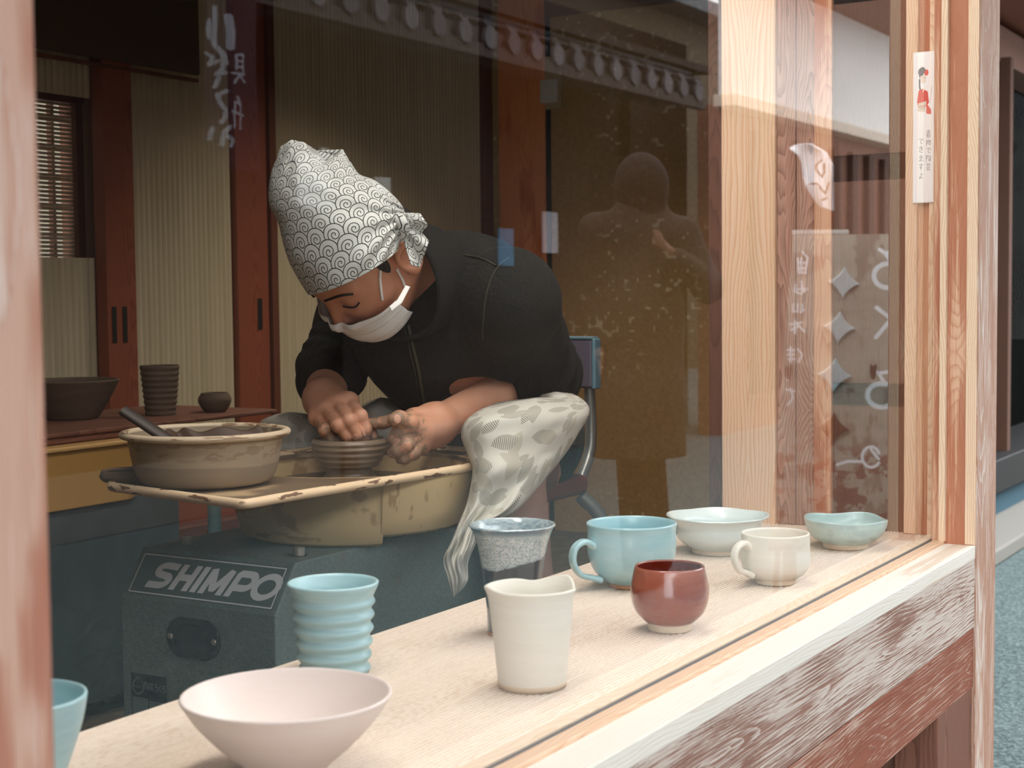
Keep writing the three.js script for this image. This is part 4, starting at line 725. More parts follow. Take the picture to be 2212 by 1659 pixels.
  const rHand = (p) => {
    let d = cap(p, RE, RW, 0.042, 0.0265);
    for (const [a, b] of palmR) d = smin(d, cap(p, a, b, 0.021, 0.0125), 0.02);
    d = smin(d, cap(p, rh.index[0], rh.little[0], 0.012, 0.011), 0.012);
    for (const k of ['index', 'middle', 'ring', 'little']) { const s = k === 'little' ? 0.86 : 1; d = smin(d, finger(p, rh[k], [0.0105 * s, 0.0092 * s, 0.0083 * s, 0.0068 * s]), 0.0035); d = smin(d, Math.hypot(p.x - rh[k][0].x, p.y - rh[k][0].y, p.z - rh[k][0].z) - 0.0122 * s, 0.007); d = smin(d, Math.hypot(p.x - rh[k][1].x, p.y - rh[k][1].y, p.z - rh[k][1].z) - 0.0099 * s, 0.004); }
    return smin(d, finger(p, rh.thumb, [0.016, 0.0125, 0.011, 0.0085]), 0.01);
  };
  const lh = {
    thumb: H([[915, 928, 2.215], [885, 912, 2.185], [862, 905, 2.175], [851, 907, 2.17]]), index: H([[893, 906, 2.235], [862, 903, 2.245], [828, 913, 2.25], [799, 915, 2.25]]),
    middle: H([[890, 925, 2.215], [864, 931, 2.19], [851, 946, 2.192], [856, 960, 2.208]]), ring: H([[897, 944, 2.212], [879, 960, 2.186], [860, 972, 2.188], [847, 978, 2.203]]), little: H([[908, 958, 2.215], [893, 979, 2.192], [876, 990, 2.194], [864, 993, 2.206]]),
  };
  const lHand = (p) => {
    let d = cap(p, LE, LW, 0.039, 0.026);
    d = smin(d, ell(...(() => { const q = p.clone().sub(LE.clone().lerp(LW, 0.25)); return [q.x, q.y, q.z]; })(), 0.04, 0.033, 0.038), 0.04);
    for (const k of ['index', 'middle', 'ring', 'little']) d = smin(d, cap(p, LW, lh[k][0], 0.023, 0.014), 0.02);
    d = smin(d, cap(p, lh.index[0], lh.little[0], 0.0135, 0.012), 0.012);
    for (const k of ['index', 'middle', 'ring', 'little']) { const s = k === 'little' ? 0.88 : 1; d = smin(d, finger(p, lh[k], [0.012 * s, 0.0102 * s, 0.0092 * s, 0.0078 * s]), 0.0035); d = smin(d, Math.hypot(p.x - lh[k][1].x, p.y - lh[k][1].y, p.z - lh[k][1].z) - 0.0112 * s, 0.005); }
    d = smin(d, cap(p, LW, lh.thumb[0], 0.02, 0.017), 0.015);
    return smin(d, finger(p, lh.thumb, [0.017, 0.0125, 0.0118, 0.0095]), 0.01);
  };

  // skin colours, with wet clay on the fingers
  const L = (c) => { const q = new THREE.Color().setRGB(c[0], c[1], c[2], THREE.SRGBColorSpace); return [q.r, q.g, q.b]; };
  const sk = L(C(214, 152, 118)), lip = L(C(190, 116, 92)), mud = L(C(146, 122, 98)), sk2 = L(C(226, 170, 140));
  const tipsR = [rh.index[3], rh.middle[3], rh.ring[3], rh.little[2], rh.thumb[2], rh.little[1]], tipsL = [lh.index[2], lh.index[1], lh.thumb[3], lh.middle[2], lh.ring[2], lh.little[2], lh.middle[1], lh.little[1]];
  const handCol = (tips, reach) => (p) => { let m = 9; for (const t of tips) m = Math.min(m, p.distanceTo(t)); const n = noise3(p.x * 160, p.y * 160, p.z * 160) * 0.6 + noise3(p.x * 420, p.y * 420, p.z * 420) * 0.4, q = step(0.42, 0.58, n + (reach - m) * 16); return mix3(mix3(sk2, sk, noise3(p.x * 60, p.y * 60, p.z * 60)), mud, q * 0.85); };
  const headCol = (p) => mix3(mix3(sk, lip, 0.5 * noise3(p.x * 50, p.y * 50, p.z * 50)), L(C(206, 142, 108)), noise3(p.x * 300, p.y * 300, p.z * 300) * 0.5);

  // the body core that the clothes cover: trunk, upper arms, legs
  const coreF = (p) => {
    let d = cap(p, hips, waist, 0.115, 0.1); d = smin(d, cap(p, waist, chest, 0.1, 0.11), 0.05); d = smin(d, cap(p, chest, upper, 0.105, 0.08), 0.05); d = smin(d, cap(p, upper, RS, 0.065, 0.045), 0.03); d = smin(d, cap(p, upper, LS, 0.065, 0.045), 0.03);
    d = smin(d, cap(p, neckA, neckB, 0.048, 0.045), 0.03); d = smin(d, cap(p, neckB, upper, 0.045, 0.06), 0.03);
    d = smin(d, cap(p, RS, RE, 0.044, 0.036), 0.02); d = smin(d, cap(p, LS, LE, 0.046, 0.036), 0.02);
    d = smin(d, cap(p, LH, LK, 0.055, 0.04), 0.03); d = smin(d, cap(p, RH, RK, 0.055, 0.036), 0.03); d = smin(d, cap(p, hips, LH, 0.1, 0.06), 0.03); d = smin(d, cap(p, hips, RH, 0.1, 0.06), 0.03);
    d = smin(d, cap(p, LK, LA, 0.04, 0.03), 0.02); return smin(d, cap(p, RK, RA, 0.036, 0.03), 0.02);
  };
  const plain = () => sk;
  const pieces = [
    nets(coreF, ...span([hips, waist, chest, upper, RS, LS, RE, LE, LK, RK, LA, RA, LH, RH, neckA], 0.14), 0.012, plain),
    nets(headF, ...span([O], 0.165), 0.0034, headCol),
    nets(rHand, ...span([RE, RW, ...Object.values(rh).flat()], 0.05), 0.0028, handCol(tipsR, 0.016)),
    nets(lHand, ...span([LE, LW, ...Object.values(lh).flat()], 0.05), 0.0028, handCol(tipsL, 0.022)),
  ];
  const skin = new THREE.MeshPhysicalMaterial({ vertexColors: true, roughness: 0.5, clearcoat: 0.08, clearcoatRoughness: 0.4 });
  part('body', mergeGeometries(pieces), skin, potter);

  // finger nails that show
  const nailM = std([214, 164, 138], 0.35);
  const nail = (px, py, f, r) => { const q = meet(px, py, f, 2.0, 2.6), e = 0.001, n = V(f(q.clone().setX(q.x + e)) - f(q), f(q.clone().setY(q.y + e)) - f(q), f(q.clone().setZ(q.z + e)) - f(q)).normalize(); const g = new THREE.SphereGeometry(r, 16, 10).scale(1, 1.25, 0.3); g.applyQuaternion(new THREE.Quaternion().setFromUnitVectors(V(0, 0, 1), n)); g.translate(q.x, q.y, q.z); return g; };
  part('finger_nails', [nail(786, 934, rHand, 0.0052), nail(768, 946, rHand, 0.005), nail(858, 905, lHand, 0.0055), nail(858, 954, lHand, 0.0052)], nailM, potter);

  // ------------------------------------------------ fleece jacket
  const wr = (p, s) => noise3(p.x * s, p.y * s, p.z * s) - 0.5;
  const sleeve = (p, a, b, ra, rb, amp) => { const x = b.x - a.x, y = b.y - a.y, z = b.z - a.z, t = clamp(((p.x - a.x) * x + (p.y - a.y) * y + (p.z - a.z) * z) / (x * x + y * y + z * z)); return cap(p, a, b, ra, rb) - amp * Math.sin(t * 26 + wr(p, 14) * 9) * step(0.25, 0.8, t); };
  const LC = LE.clone().lerp(LW, 0.40), RC = RE.clone().lerp(RW, 0.42);
  const jacketF = (p) => {
    let d = cap(p, hips, waist, 0.14, 0.116);
    d = smin(d, cap(p, waist, chest, 0.116, 0.132), 0.05); d = smin(d, cap(p, chest, upper, 0.13, 0.106), 0.06);
    d = smin(d, cap(p, upper, LS, 0.1, 0.068), 0.05); d = smin(d, cap(p, upper, RS, 0.095, 0.06), 0.04); d = smin(d, cap(p, neckB, upper, 0.07, 0.085), 0.04);
    const l = smin(sleeve(p, LS, LE, 0.067, 0.058, 0.006), sleeve(p, LE, LC, 0.058, 0.05, 0.005), 0.03);
    d = smin(d, l, 0.035);
    d = smin(d, smin(sleeve(p, RS, RE, 0.06, 0.052, 0.005), sleeve(p, RE, RC, 0.052, 0.047, 0.003), 0.03), 0.015);
    return d + 0.007 * wr(p, 12) + 0.002 * wr(p, 40);
  };
  // cut: open at the neck, at the cuffs
  const neckDir = neckB.clone().sub(neckA).normalize(), cutL = LW.clone().sub(LE).normalize(), cutR = RW.clone().sub(RE).normalize();
  const dotp = (p, o, n) => (p.x - o.x) * n.x + (p.y - o.y) * n.y + (p.z - o.z) * n.z;
  const jackF = (p) => {
    let d = jacketF(p);
    d = smax(d, -Math.max(cap(p, LC, LW, 0.046, 0.05), -dotp(p, LC, cutL) - 0.02), 0.01);
    return d;
  };
  M.fleece = new THREE.MeshPhysicalMaterial({ roughness: 0.95, sheen: 0.03, sheenRoughness: 0.6, sheenColor: new THREE.Color(0.12, 0.12, 0.08), map: dataTexture(512, 512, (u, v) => mix3(C(17, 17, 12), C(29, 29, 21), fbm(u * 120, v * 60, 3, 4))), bumpMap: dataTexture(256, 256, (u, v) => fbm(u * 90, v * 45, 3, 4), false), bumpScale: 0.0015 });
  M.fleece.map.repeat.set(4, 4); M.fleece.bumpMap.repeat.set(6, 6);
  part('jacket', nets(jackF, ...span([hips, waist, chest, upper, RS, LS, RE, LE, LC, RC], 0.17), 0.0075), M.fleece, potter, 'dark olive black fleece jacket with pushed-up sleeves');
  // cuffs
  const ringAt = (c, ax, r, tr) => { const g = new THREE.TorusGeometry(r, tr, 12, 48); g.applyQuaternion(new THREE.Quaternion().setFromUnitVectors(V(0, 0, 1), ax)); g.translate(c.x, c.y, c.z); return g; };
  part('cuff', ringAt(LC.clone().addScaledVector(cutL, 0.003), cutL, 0.0475, 0.0085), M.fleece, potter); part('cuff', ringAt(RC, cutR, 0.044, 0.008), M.fleece, potter);
  // stand-up collar
  const colA = at(874, 620, 2.25), colN = at(905, 628, 2.27).sub(at(985, 600, 2.36)).normalize();
  { const q = new THREE.Quaternion().setFromUnitVectors(V(0, 0, 1), colN); const g = new THREE.LatheGeometry([[0.084, -0.05], [0.08, -0.02], [0.0765, 0.012], [0.0765, 0.02], [0.073, 0.0225], [0.069, 0.018], [0.07, -0.02], [0.074, -0.05]].map(([r, y]) => new THREE.Vector2(r, y)), 64).rotateX(Math.PI / 2); g.scale(0.98, 1.05, 1); g.applyQuaternion(q); g.translate(colA.x, colA.y, colA.z); part('collar', deform(g, (v) => { v.addScaledVector(V(wr(v, 30), wr(v, 33), wr(v, 31)), 0.006); }), M.fleece, potter, 'stand-up collar of the fleece'); }
  // zip and seams follow the cloth
  const along = (px, r, off = 0.001) => tube(px.map(([x, y]) => { const q = meet(x, y, jackF); return q.addScaledVector(EYE.clone().sub(q).normalize(), off); }), r, 60, 6);
  part('zip', along([[882, 702], [888, 730], [896, 765], [904, 800], [910, 838], [916, 872]], 0.003), std([62, 62, 44], 0.55), potter, 'olive zip down the front');
  part('zip', along([[874, 706], [880, 735], [888, 768], [896, 802], [902, 840], [907, 872]], 0.0018), std([46, 46, 34], 0.7), potter);
  { const q = meet(860, 692, jackF, 1.9), g = new THREE.TorusGeometry(0.006, 0.0012, 8, 20).scale(0.7, 1.2, 1); g.applyQuaternion(camera.quaternion); g.translate(q.x, q.y, q.z); part('zip_pull', g, M.steel, potter); }
  part('seam', along([[938, 543], [970, 548], [1010, 552], [1045, 560], [1072, 574]], 0.0013), std([58, 56, 42], 0.8), potter);
  part('seam', along([[1100, 556], [1078, 574], [1062, 600], [1050, 640], [1044, 690], [1042, 735]], 0.0013), std([54, 53, 40], 0.8), potter);

  // trousers on both legs
  const legF = (k, a, h) => (p) => smin(cap(p, h, k, 0.064, 0.05), cap(p, k, a, 0.05, 0.046), 0.03) + 0.006 * wr(p, 18);
  M.trouser = new THREE.MeshStandardMaterial({ roughness: 0.9, map: dataTexture(128, 128, (u, v) => mix3(C(158, 122, 106), C(176, 140, 124), fbm(u * 60, v * 60, 3, 2))) });
  part('trousers', mergeGeometries([nets(legF(LK, LA, LH), ...span([LK, LA, LH], 0.12), 0.011), nets(legF(RK, RA, RH), ...span([RK, RA, RH], 0.12), 0.011)]), M.trouser, potter, 'dusty pinkish brown trousers');
  const shoe = (a) => { const g = new THREE.SphereGeometry(0.05, 24, 16).scale(2.3, 0.85, 0.95); g.translate(a.x - 0.055, FLOOR + 0.043, a.z); return deform(g, (v) => { v.y = Math.max(v.y, FLOOR + 0.002); }); };
  for (const a of [LA, RA]) part('shoe', shoe(a), M.black, potter);

  // ------------------------------------------------ apron: leaf print with hatched and solid leaves
  M.apron = new THREE.MeshStandardMaterial({ roughness: 0.95, map: canvasTexture(1024, 1024, (c, w, h) => {
    c.fillStyle = '#d0cdc1'; c.fillRect(0, 0, w, h); let k = 3; const r = () => hash(k++, 5, 9);
    for (let i = 0; i < 90; i++) {
      const x = r() * w, y = r() * h, a = r() * 6.28, L2 = 52 + r() * 34, W2 = L2 * (0.42 + r() * 0.12), solid = r() > 0.72;
      for (const [ox, oy] of [[0, 0], [w, 0], [-w, 0], [0, h], [0, -h]]) {
        c.save(); c.translate(x + ox, y + oy); c.rotate(a); c.beginPath(); c.moveTo(-L2, 0); c.quadraticCurveTo(0, -W2 * 2, L2, 0); c.quadraticCurveTo(0, W2 * 2, -L2, 0); c.fillStyle = solid ? '#bdb8a7' : '#d0cdc1'; c.fill(); c.clip();
        if (!solid) { c.strokeStyle = '#7d7868'; c.lineWidth = 3.6; for (let q = -L2 * 2; q < L2 * 2; q += 9) { c.beginPath(); c.moveTo(q, -L2); c.lineTo(q + L2 * 0.7, L2); c.stroke(); } }
        c.restore();
      }
    }
  }, THREE.RepeatWrapping) });
  M.apron.map.repeat.set(3.2, 3.2);
  const ap = part('apron', loft([
    { p: [[1078, 868], [1160, 858], [1246, 858]], d: 2.31, w: 0.03 }, { p: [[1032, 888], [1150, 866], [1268, 876]], d: 2.25, w: 0.09, dd: 0.12 }, { p: [[1004, 912], [1140, 892], [1272, 898]], d: 2.22, w: 0.12, dd: 0.14 },
    { p: [[996, 942], [1130, 935], [1252, 932]], d: 2.20, w: 0.115, dd: 0.12 }, { p: [[1008, 980], [1120, 978], [1226, 974]], d: 2.18, w: 0.1, dd: 0.1 }, { p: [[1020, 1015], [1110, 1014], [1198, 1010]], d: 2.15, w: 0.085, dd: 0.08 },
    { p: [[1015, 1056], [1090, 1056], [1160, 1056]], d: 2.12, w: 0.06, dd: 0.04 }, { p: [[1006, 1094], [1060, 1096], [1112, 1106]], d: 2.09, w: 0.04 }, { p: [[990, 1132], [1020, 1136], [1046, 1138]], d: 2.06, w: 0.025 },
    { p: [[972, 1176], [1000, 1178], [1028, 1176]], d: 2.04, w: 0.016 }, { p: [[958, 1208], [985, 1212], [1012, 1214]], d: 2.03, w: 0.012 }, { p: [[966, 1248], [985, 1254], [1010, 1256]], d: 2.03, w: 0.01 }, { p: [[977, 1290], [981, 1291], [986, 1286]], d: 2.03, w: 0.004 },
  ], { n: 110, m: 10, fold: (u, v, s, q) => (q > 0 ? 1 : 0.3) * (0.010 * Math.sin(s * 9 + v * 6) * step(0.25, 0.6, v) * step(1, 0.75, v) + 0.006 * (noise2(s * 9 + v * 3, v * 14, 5) - 0.5) + 0.004 * Math.sin(s * 30 - v * 22) * step(0.45, 0.6, v) * step(0.98, 0.8, v)) }), M.apron, potter, 'off-white apron with grey hatched leaves over the near knee');
  part('apron', loft([{ p: [[1170, 852], [1200, 846], [1236, 850]], d: 2.33, w: 0.02 }, { p: [[1165, 862], [1215, 854], [1258, 862]], d: 2.33, w: 0.045 }, { p: [[1185, 876], [1230, 872], [1273, 880]], d: 2.33, w: 0.05 }, { p: [[1210, 892], [1240, 892], [1272, 894]], d: 2.33, w: 0.035 }, { p: [[1228, 906], [1245, 908], [1262, 904]], d: 2.33, w: 0.012 }], { n: 48, m: 8, fold: (u, v, s) => 0.004 * Math.sin(s * 14) }), M.apron, potter, 'bunched corner of the apron at the hip');
  part('apron', loft([{ p: [[592, 896], [620, 890], [652, 890]], d: 2.5, w: 0.02 }, { p: [[566, 908], [625, 896], [684, 904]], d: 2.5, w: 0.07 }, { p: [[552, 930], [625, 922], [696, 928]], d: 2.5, w: 0.085 }, { p: [[548, 955], [625, 952], [700, 950]], d: 2.5, w: 0.085 }, { p: [[556, 985], [630, 990], [700, 985]], d: 2.5, w: 0.075 }, { p: [[570, 1030], [640, 1035], [700, 1030]], d: 2.52, w: 0.05 }], { n: 64, m: 8, fold: (u, v, s) => 0.004 * Math.sin(s * 16 + v * 8) }), M.apron, potter, 'apron over the far knee');
  part('apron', loft([{ p: [[796, 866], [822, 858], [852, 862]], d: 2.52, w: 0.03 }, { p: [[774, 884], [825, 872], [886, 878]], d: 2.5, w: 0.08 }, { p: [[764, 912], [830, 905], [905, 905]], d: 2.5, w: 0.095 }, { p: [[756, 950], [835, 950], [940, 945]], d: 2.5, w: 0.1 }, { p: [[756, 1010], [835, 1010], [960, 1010]], d: 2.5, w: 0.09 }], { n: 64, m: 8, fold: (u, v, s) => 0.005 * Math.sin(s * 11 + v * 7) }), M.apron, potter, 'apron over the lap between the hands');

  // ------------------------------------------------ head cloth with a spiral print
  M.scarf = new THREE.MeshStandardMaterial({ roughness: 0.9, map: canvasTexture(1024, 1024, (c, w, h) => {
    c.fillStyle = '#dbdcd6'; c.fillRect(0, 0, w, h); const n = 8, cell = w / n, rowH = cell * 0.72, rows = Math.round(h / rowH / 2) * 2, rh2 = h / rows;
    for (let j = -1; j <= rows + 1; j++) for (let i = -1; i <= n; i++) {
      const x = (i + (j & 1 ? 0.5 : 0) + 0.5) * cell, y = j * rh2 + cell * 0.3, R = cell * 0.52;
      c.beginPath(); c.arc(x, y, R, 0, 7); c.fillStyle = '#dbdcd6'; c.fill(); c.lineWidth = 5.5; c.strokeStyle = '#2e3430'; c.stroke();
      c.beginPath(); for (let a = 0; a <= 70; a++) { const t = a / 70, q = 2.2 + t * Math.PI * 3.6, r2 = R * 0.68 * (1 - t * 0.92); const xx = x + Math.cos(q) * r2, yy = y + R * 0.06 + Math.sin(q) * r2; a ? c.lineTo(xx, yy) : c.moveTo(xx, yy); } c.lineWidth = 5; c.stroke();
    }
  }, THREE.RepeatWrapping) });
  M.scarf.map.repeat.set(1 / 0.232, 1 / 0.232);
  const scarf = part('head_cloth', loft([
    { p: [[664, 634], [763, 588], [861, 536]], d: 2.165, w: 0.088, b: 18, dd: -0.02 }, { p: [[645, 604], [755, 560], [866, 512]], d: 2.165, w: 0.094, b: 14, dd: -0.02 }, { p: [[624, 565], [748, 522], [877, 474]], d: 2.165, w: 0.096, b: 10 },
    { p: [[610, 520], [735, 484], [867, 442]], d: 2.165, w: 0.093, b: 8 }, { p: [[600, 478], [715, 450], [840, 413]], d: 2.165, w: 0.086, b: 5 }, { p: [[583, 446], [690, 420], [807, 388]], d: 2.165, w: 0.076, b: 2 },
    { p: [[580, 412], [675, 392], [776, 376]], d: 2.165, w: 0.062 }, { p: [[586, 372], [640, 362], [690, 362], [758, 350]], d: 2.165, w: 0.044 }, { p: [[598, 340], [628, 318], [660, 326], [698, 354], [736, 330], [756, 352]], d: 2.165, w: 0.022 }, { p: [[606, 316], [630, 301], [657, 307], [676, 330], [704, 348], [741, 322], [754, 346]], d: 2.165, w: 0.004 },
  ], { n: 120, m: 10, fold: (u, v, s, q) => { const x = s, y = v, rx = 1.02 - x, ry = 0.27 - y, a = Math.atan2(ry, rx), r = Math.hypot(rx, ry); return 0.0085 * Math.sin(a * 13) * Math.exp(-r * 3.2) * (q > 0 ? 1 : 0.2) + 0.006 * (noise2(x * 5, y * 7, 3) - 0.5) + 0.004 * (noise2(x * 12 + y * 8, y * 10, 7) - 0.5) * step(0.3, 0.7, y); } }), M.scarf, potter, 'white head cloth printed with dark spirals');
  part('knot_tail', [thick(sheet((u, v) => { const e = [[874, 460], [908, 462], [924, 486], [910, 502], [926, 522], [917, 548], [906, 578], [888, 572]], a = lineAt(e, u), k = Math.pow(v, 0.8), w = Math.sin(u * 17) * 0.012 * v; return at(lerp(864, a[0], k), lerp(484 + (u - 0.5) * 18, a[1], k), 2.155 + w - 0.02 * Math.sin(v * 2)); }, 60, 12, (u, v) => [u * 0.11, v * 0.05]), 0.002), (() => { const g = tube([at(855, 470, 2.13), at(868, 480, 2.115), at(872, 496, 2.125), at(862, 512, 2.14)], 0.009, 20, 10), w = g.attributes.uv; for (let i = 0; i < w.count; i++) w.setXY(i, w.getX(i) * 0.06, w.getY(i) * 0.05); return g; })()], M.scarf, scarf, 'tied tail of the head cloth');

  // ------------------------------------------------ mask with pleats, side flap and ear loops
  M.mask = new THREE.MeshStandardMaterial({ roughness: 0.85, color: 0xf4f3ee });
  const surfHead = (dx, dy, o, soft) => { // from the head's axis outwards
    const a = dx, dir = [Math.sin(a), 0, Math.cos(a)]; let r = 0.16; for (let i = 0; i < 60; i++) { const q = face(dir[0] * r, dy, dir[2] * r - 0.0); if (q < 0.0005) break; r -= q * 0.7; } if (soft) { let t = 0; for (const k of [-0.3, 0.3]) { let r2 = 0.16; for (let i = 0; i < 60; i++) { const q = face(Math.sin(a + k) * r2, dy, Math.cos(a + k) * r2); if (q < 0.0005) break; r2 -= q * 0.7; } t += r2; } r = r * 0.5 + t * 0.25 + 0.004; } return head(dir[0] * (r + o), dy, dir[2] * (r + o));
  };
  const mk = part('face_mask', thick(sheet((u, v) => {
    const a = lerp(-1.2, 1.05, u), e = Math.abs(a) / 1.25, top = lerp(-0.02, -0.034, e * e), bot = lerp(-0.103, -0.077, e * e), y = lerp(bot, top, v);
    const puff = 0.004 + 0.006 * Math.sin(Math.PI * clamp(v)) * (1 - e * e * 0.8), pleat = 0.003 * (1 - ((v * 3.4) % 1)) * (1 - e * 0.5), ridge = 0.012 * Math.exp(-Math.pow(a / 0.3, 2)) * step(0.1, 0.35, v) * step(1.15, 0.75, v);
    return surfHead(a, y, puff + 0.003 + pleat * 0.8, true);
  }, 72, 36), 0.0016), M.mask, potter, 'white pleated face mask');
  part('side_flap', thick(sheet((u, v) => { const A = [[846, 672], [868, 655], [886, 620]], Bq = [[841, 662], [858, 648], [876, 617]], a = lineAt(A, u), b = lineAt(Bq, u); return at(lerp(a[0], b[0], v), lerp(a[1], b[1], v), 2.105 - 0.004 * u + 0.028 * u); }, 16, 4), 0.0016), M.mask, mk);
  const loop = (pts) => tube(pts.map(([x, y, o]) => { const q = meet(x, y, headF, 1.9); return q.addScaledVector(EYE.clone().sub(q).normalize(), o ?? 0.002); }), 0.0019, 30, 8);
  part('ear_loop', loop([[826, 648], [823, 625], [821, 604], [822, 584]]), M.mask, mk); part('ear_loop', loop([[876, 624], [870, 606], [863, 592], [857, 580]]), M.mask, mk);

  // hair, brow, lashes
  M.hair = std([30, 24, 20], 0.6);
  const hairF = (p) => { const [x, y, z] = toHead(p); let d = face(x, y, z) - 0.0055 + 0.002 * Math.sin(z * 900 + y * 300); const region = Math.min(smin(ell(Math.abs(x) - 0.07, y - 0.026, z - 0.016, 0.02, 0.026, 0.009), 9, 0.001), ell(x, y + 0.02, z + 0.07, 0.09, 0.045, 0.05)); d = smax(d, region, 0.004); const back = smax(cap(p, neckA, neckB, 0.0575, 0.0535), Math.max(toHead(p)[2] + 0.045, -0.055 - toHead(p)[1]), 0.004); return smin(d, back, 0.004); };
  part('hair', nets(hairF, ...span([O], 0.15), 0.0034), M.hair, potter, 'short dark hair below the head cloth');
  const onFace = (pts, r, mat, name) => part(name, tube(pts.map(([a, y]) => surfHead(a, y, 0.0008)), r, 24, 8).scale(1, 1, 1), mat, potter);
  for (const s of [1, -1]) { onFace([[s * 0.13, 0.024], [s * 0.3, 0.0285], [s * 0.5, 0.029], [s * 0.66, 0.024]], 0.0019, M.hair, 'eyebrow'); onFace([[s * 0.22, -0.004], [s * 0.36, -0.0055], [s * 0.5, -0.0035], [s * 0.6, 0.001]], 0.0013, M.hair, 'eyelash'); }

  // ------------------------------------------------ his chair
  const ch = thing('chair', 'low tubular workshop chair with a red brown seat behind the potter', 'chair');
  const tubeM = std([172, 172, 164], 0.35, { metalness: 0.6 });
  const sc = at(1085, 1052, 2.62), sx = sc.x, sz = sc.z, sy = sc.y;
  part('seat', box(0.21, 0.035, 0.23, sx, sy, sz, 'x', 0.012), std([132, 66, 52], 0.55), ch);
  for (const [dx, dz] of [[-0.1, 0.12], [-0.1, -0.12], [0.11, 0.12], [0.11, -0.12]]) part('leg', tube([V(sx + dx * 0.85, sy - 0.02, sz + dz * 0.85), V(sx + dx * 1.05, sy - 0.06, sz + dz * 1.08), V(sx + dx * 1.15, (sy + FLOOR) / 2, sz + dz * 1.15), V(sx + dx * 1.25, FLOOR + 0.004, sz + dz * 1.25)], 0.0125, 24, 12), tubeM, ch);
  const bp = at(1242, 785, 2.74);
  part('backrest', box(0.02, 0.088, 0.2, bp.x, bp.y, bp.z - 0.06, 'z', 0.006), std([104, 96, 108], 0.45), ch, 'grey violet backrest');
  part('backrest_edge', [box(0.024, 0.005, 0.204, bp.x, bp.y + 0.046, bp.z - 0.06, 'z', 0.002), box(0.024, 0.09, 0.008, bp.x, bp.y, bp.z + 0.043, 'y', 0.003)], std([110, 146, 158], 0.4), ch);
  for (const dz of [-0.13, 0.02]) part('backrest_post', tube([V(sx + 0.16, sy - 0.005, bp.z + dz), V(sx + 0.2, sy + 0.05, bp.z + dz), V(bp.x + 0.016, bp.y - 0.03, bp.z + dz), V(bp.x + 0.014, bp.y + 0.03, bp.z + dz)], 0.01, 20, 10), tubeM, ch);
}

// ---------------------------------------------------------------- the street, seen beyond the post and mirrored in the pane
M.asphalt = new THREE.MeshStandardMaterial({ roughness: 0.95, bumpScale: 0.004, map: dataTexture(1024, 1024, (u, v) => { const q = noise2(u * 256, v * 256, 3) * 0.55 + noise2(u * 110, v * 110, 4) * 0.45; return mix3(mix3(C(56, 71, 73), C(116, 131, 129), step(0.3, 0.8, q)), C(106, 118, 116), 0.4 * fbm(u * 5, v * 5, 3, 6)); }), bumpMap: dataTexture(512, 512, (u, v) => noise2(u * 128, v * 128, 3) * 0.6 + noise2(u * 55, v * 55, 4) * 0.4, false) });
M.asphalt.map.repeat.set(0.95, 0.95); M.asphalt.bumpMap.repeat.set(1.9, 1.9);
{ const r = struct('road', 'grey granular asphalt street in front of the workshop'); const g = box(44, 0.2, 14.4, 14, -0.1, 5.8, 'x', 0, [0, 0]); part('road_surface', g, M.asphalt, r); }
{
  const w = struct('wall_neighbour', 'dark shop front of the neighbouring house, set back from the street'); w.name = 'wall_neighbour';
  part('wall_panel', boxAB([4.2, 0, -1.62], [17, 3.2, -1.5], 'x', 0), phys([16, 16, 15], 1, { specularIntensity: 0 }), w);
  part('side_wall', boxAB([4.0, 0, -1.6], [4.12, 3.0, -0.64], 'y', 0), M.outWood, w);
  part('eave_board', boxAB([4.2, 2.62, -1.6], [17, 2.7, -0.5], 'x', 0.01), M.lattice, w);
  part('head_beam', boxAB([4.2, 2.28, -1.45], [17, 2.46, -1.25], 'x', 0.006), M.lattice, w); part('head_beam', boxAB([4.2, 2.5, -1.35], [17, 2.62, -1.0], 'x', 0.006), M.redFrame, w);
  for (const x of [7.75, 9.4, 11.05]) part('post', boxAB([x, 0.3, -1.28], [x + 0.06, 2.3, -1.2], 'y', 0.004), M.outWood, w, 'red brown post');
  part('threshold', boxAB([4.2, 0.2, -1.5], [17, 0.36, -1.14], 'x', 0.006), M.black, w); part('kerb', boxAB([4.2, 0, -1.4], [17, 0.07, -0.95], 'x', 0.012), std([132, 128, 120], 0.9), w, 'pale stone kerb'); part('step', boxAB([4.2, 0, -1.45], [17, 0.17, -1.2], 'x', 0.01), std([58, 92, 108], 0.8), w, 'blue grey step');
  part('glass', new THREE.PlaneGeometry(12, 1.95).translate(11, 1.33, -1.3), new THREE.MeshPhysicalMaterial({ color: 0xffffff, transmission: 1, thickness: 0, roughness: 0.02, ior: 1.5, specularIntensity: 0.015 }), w);
}
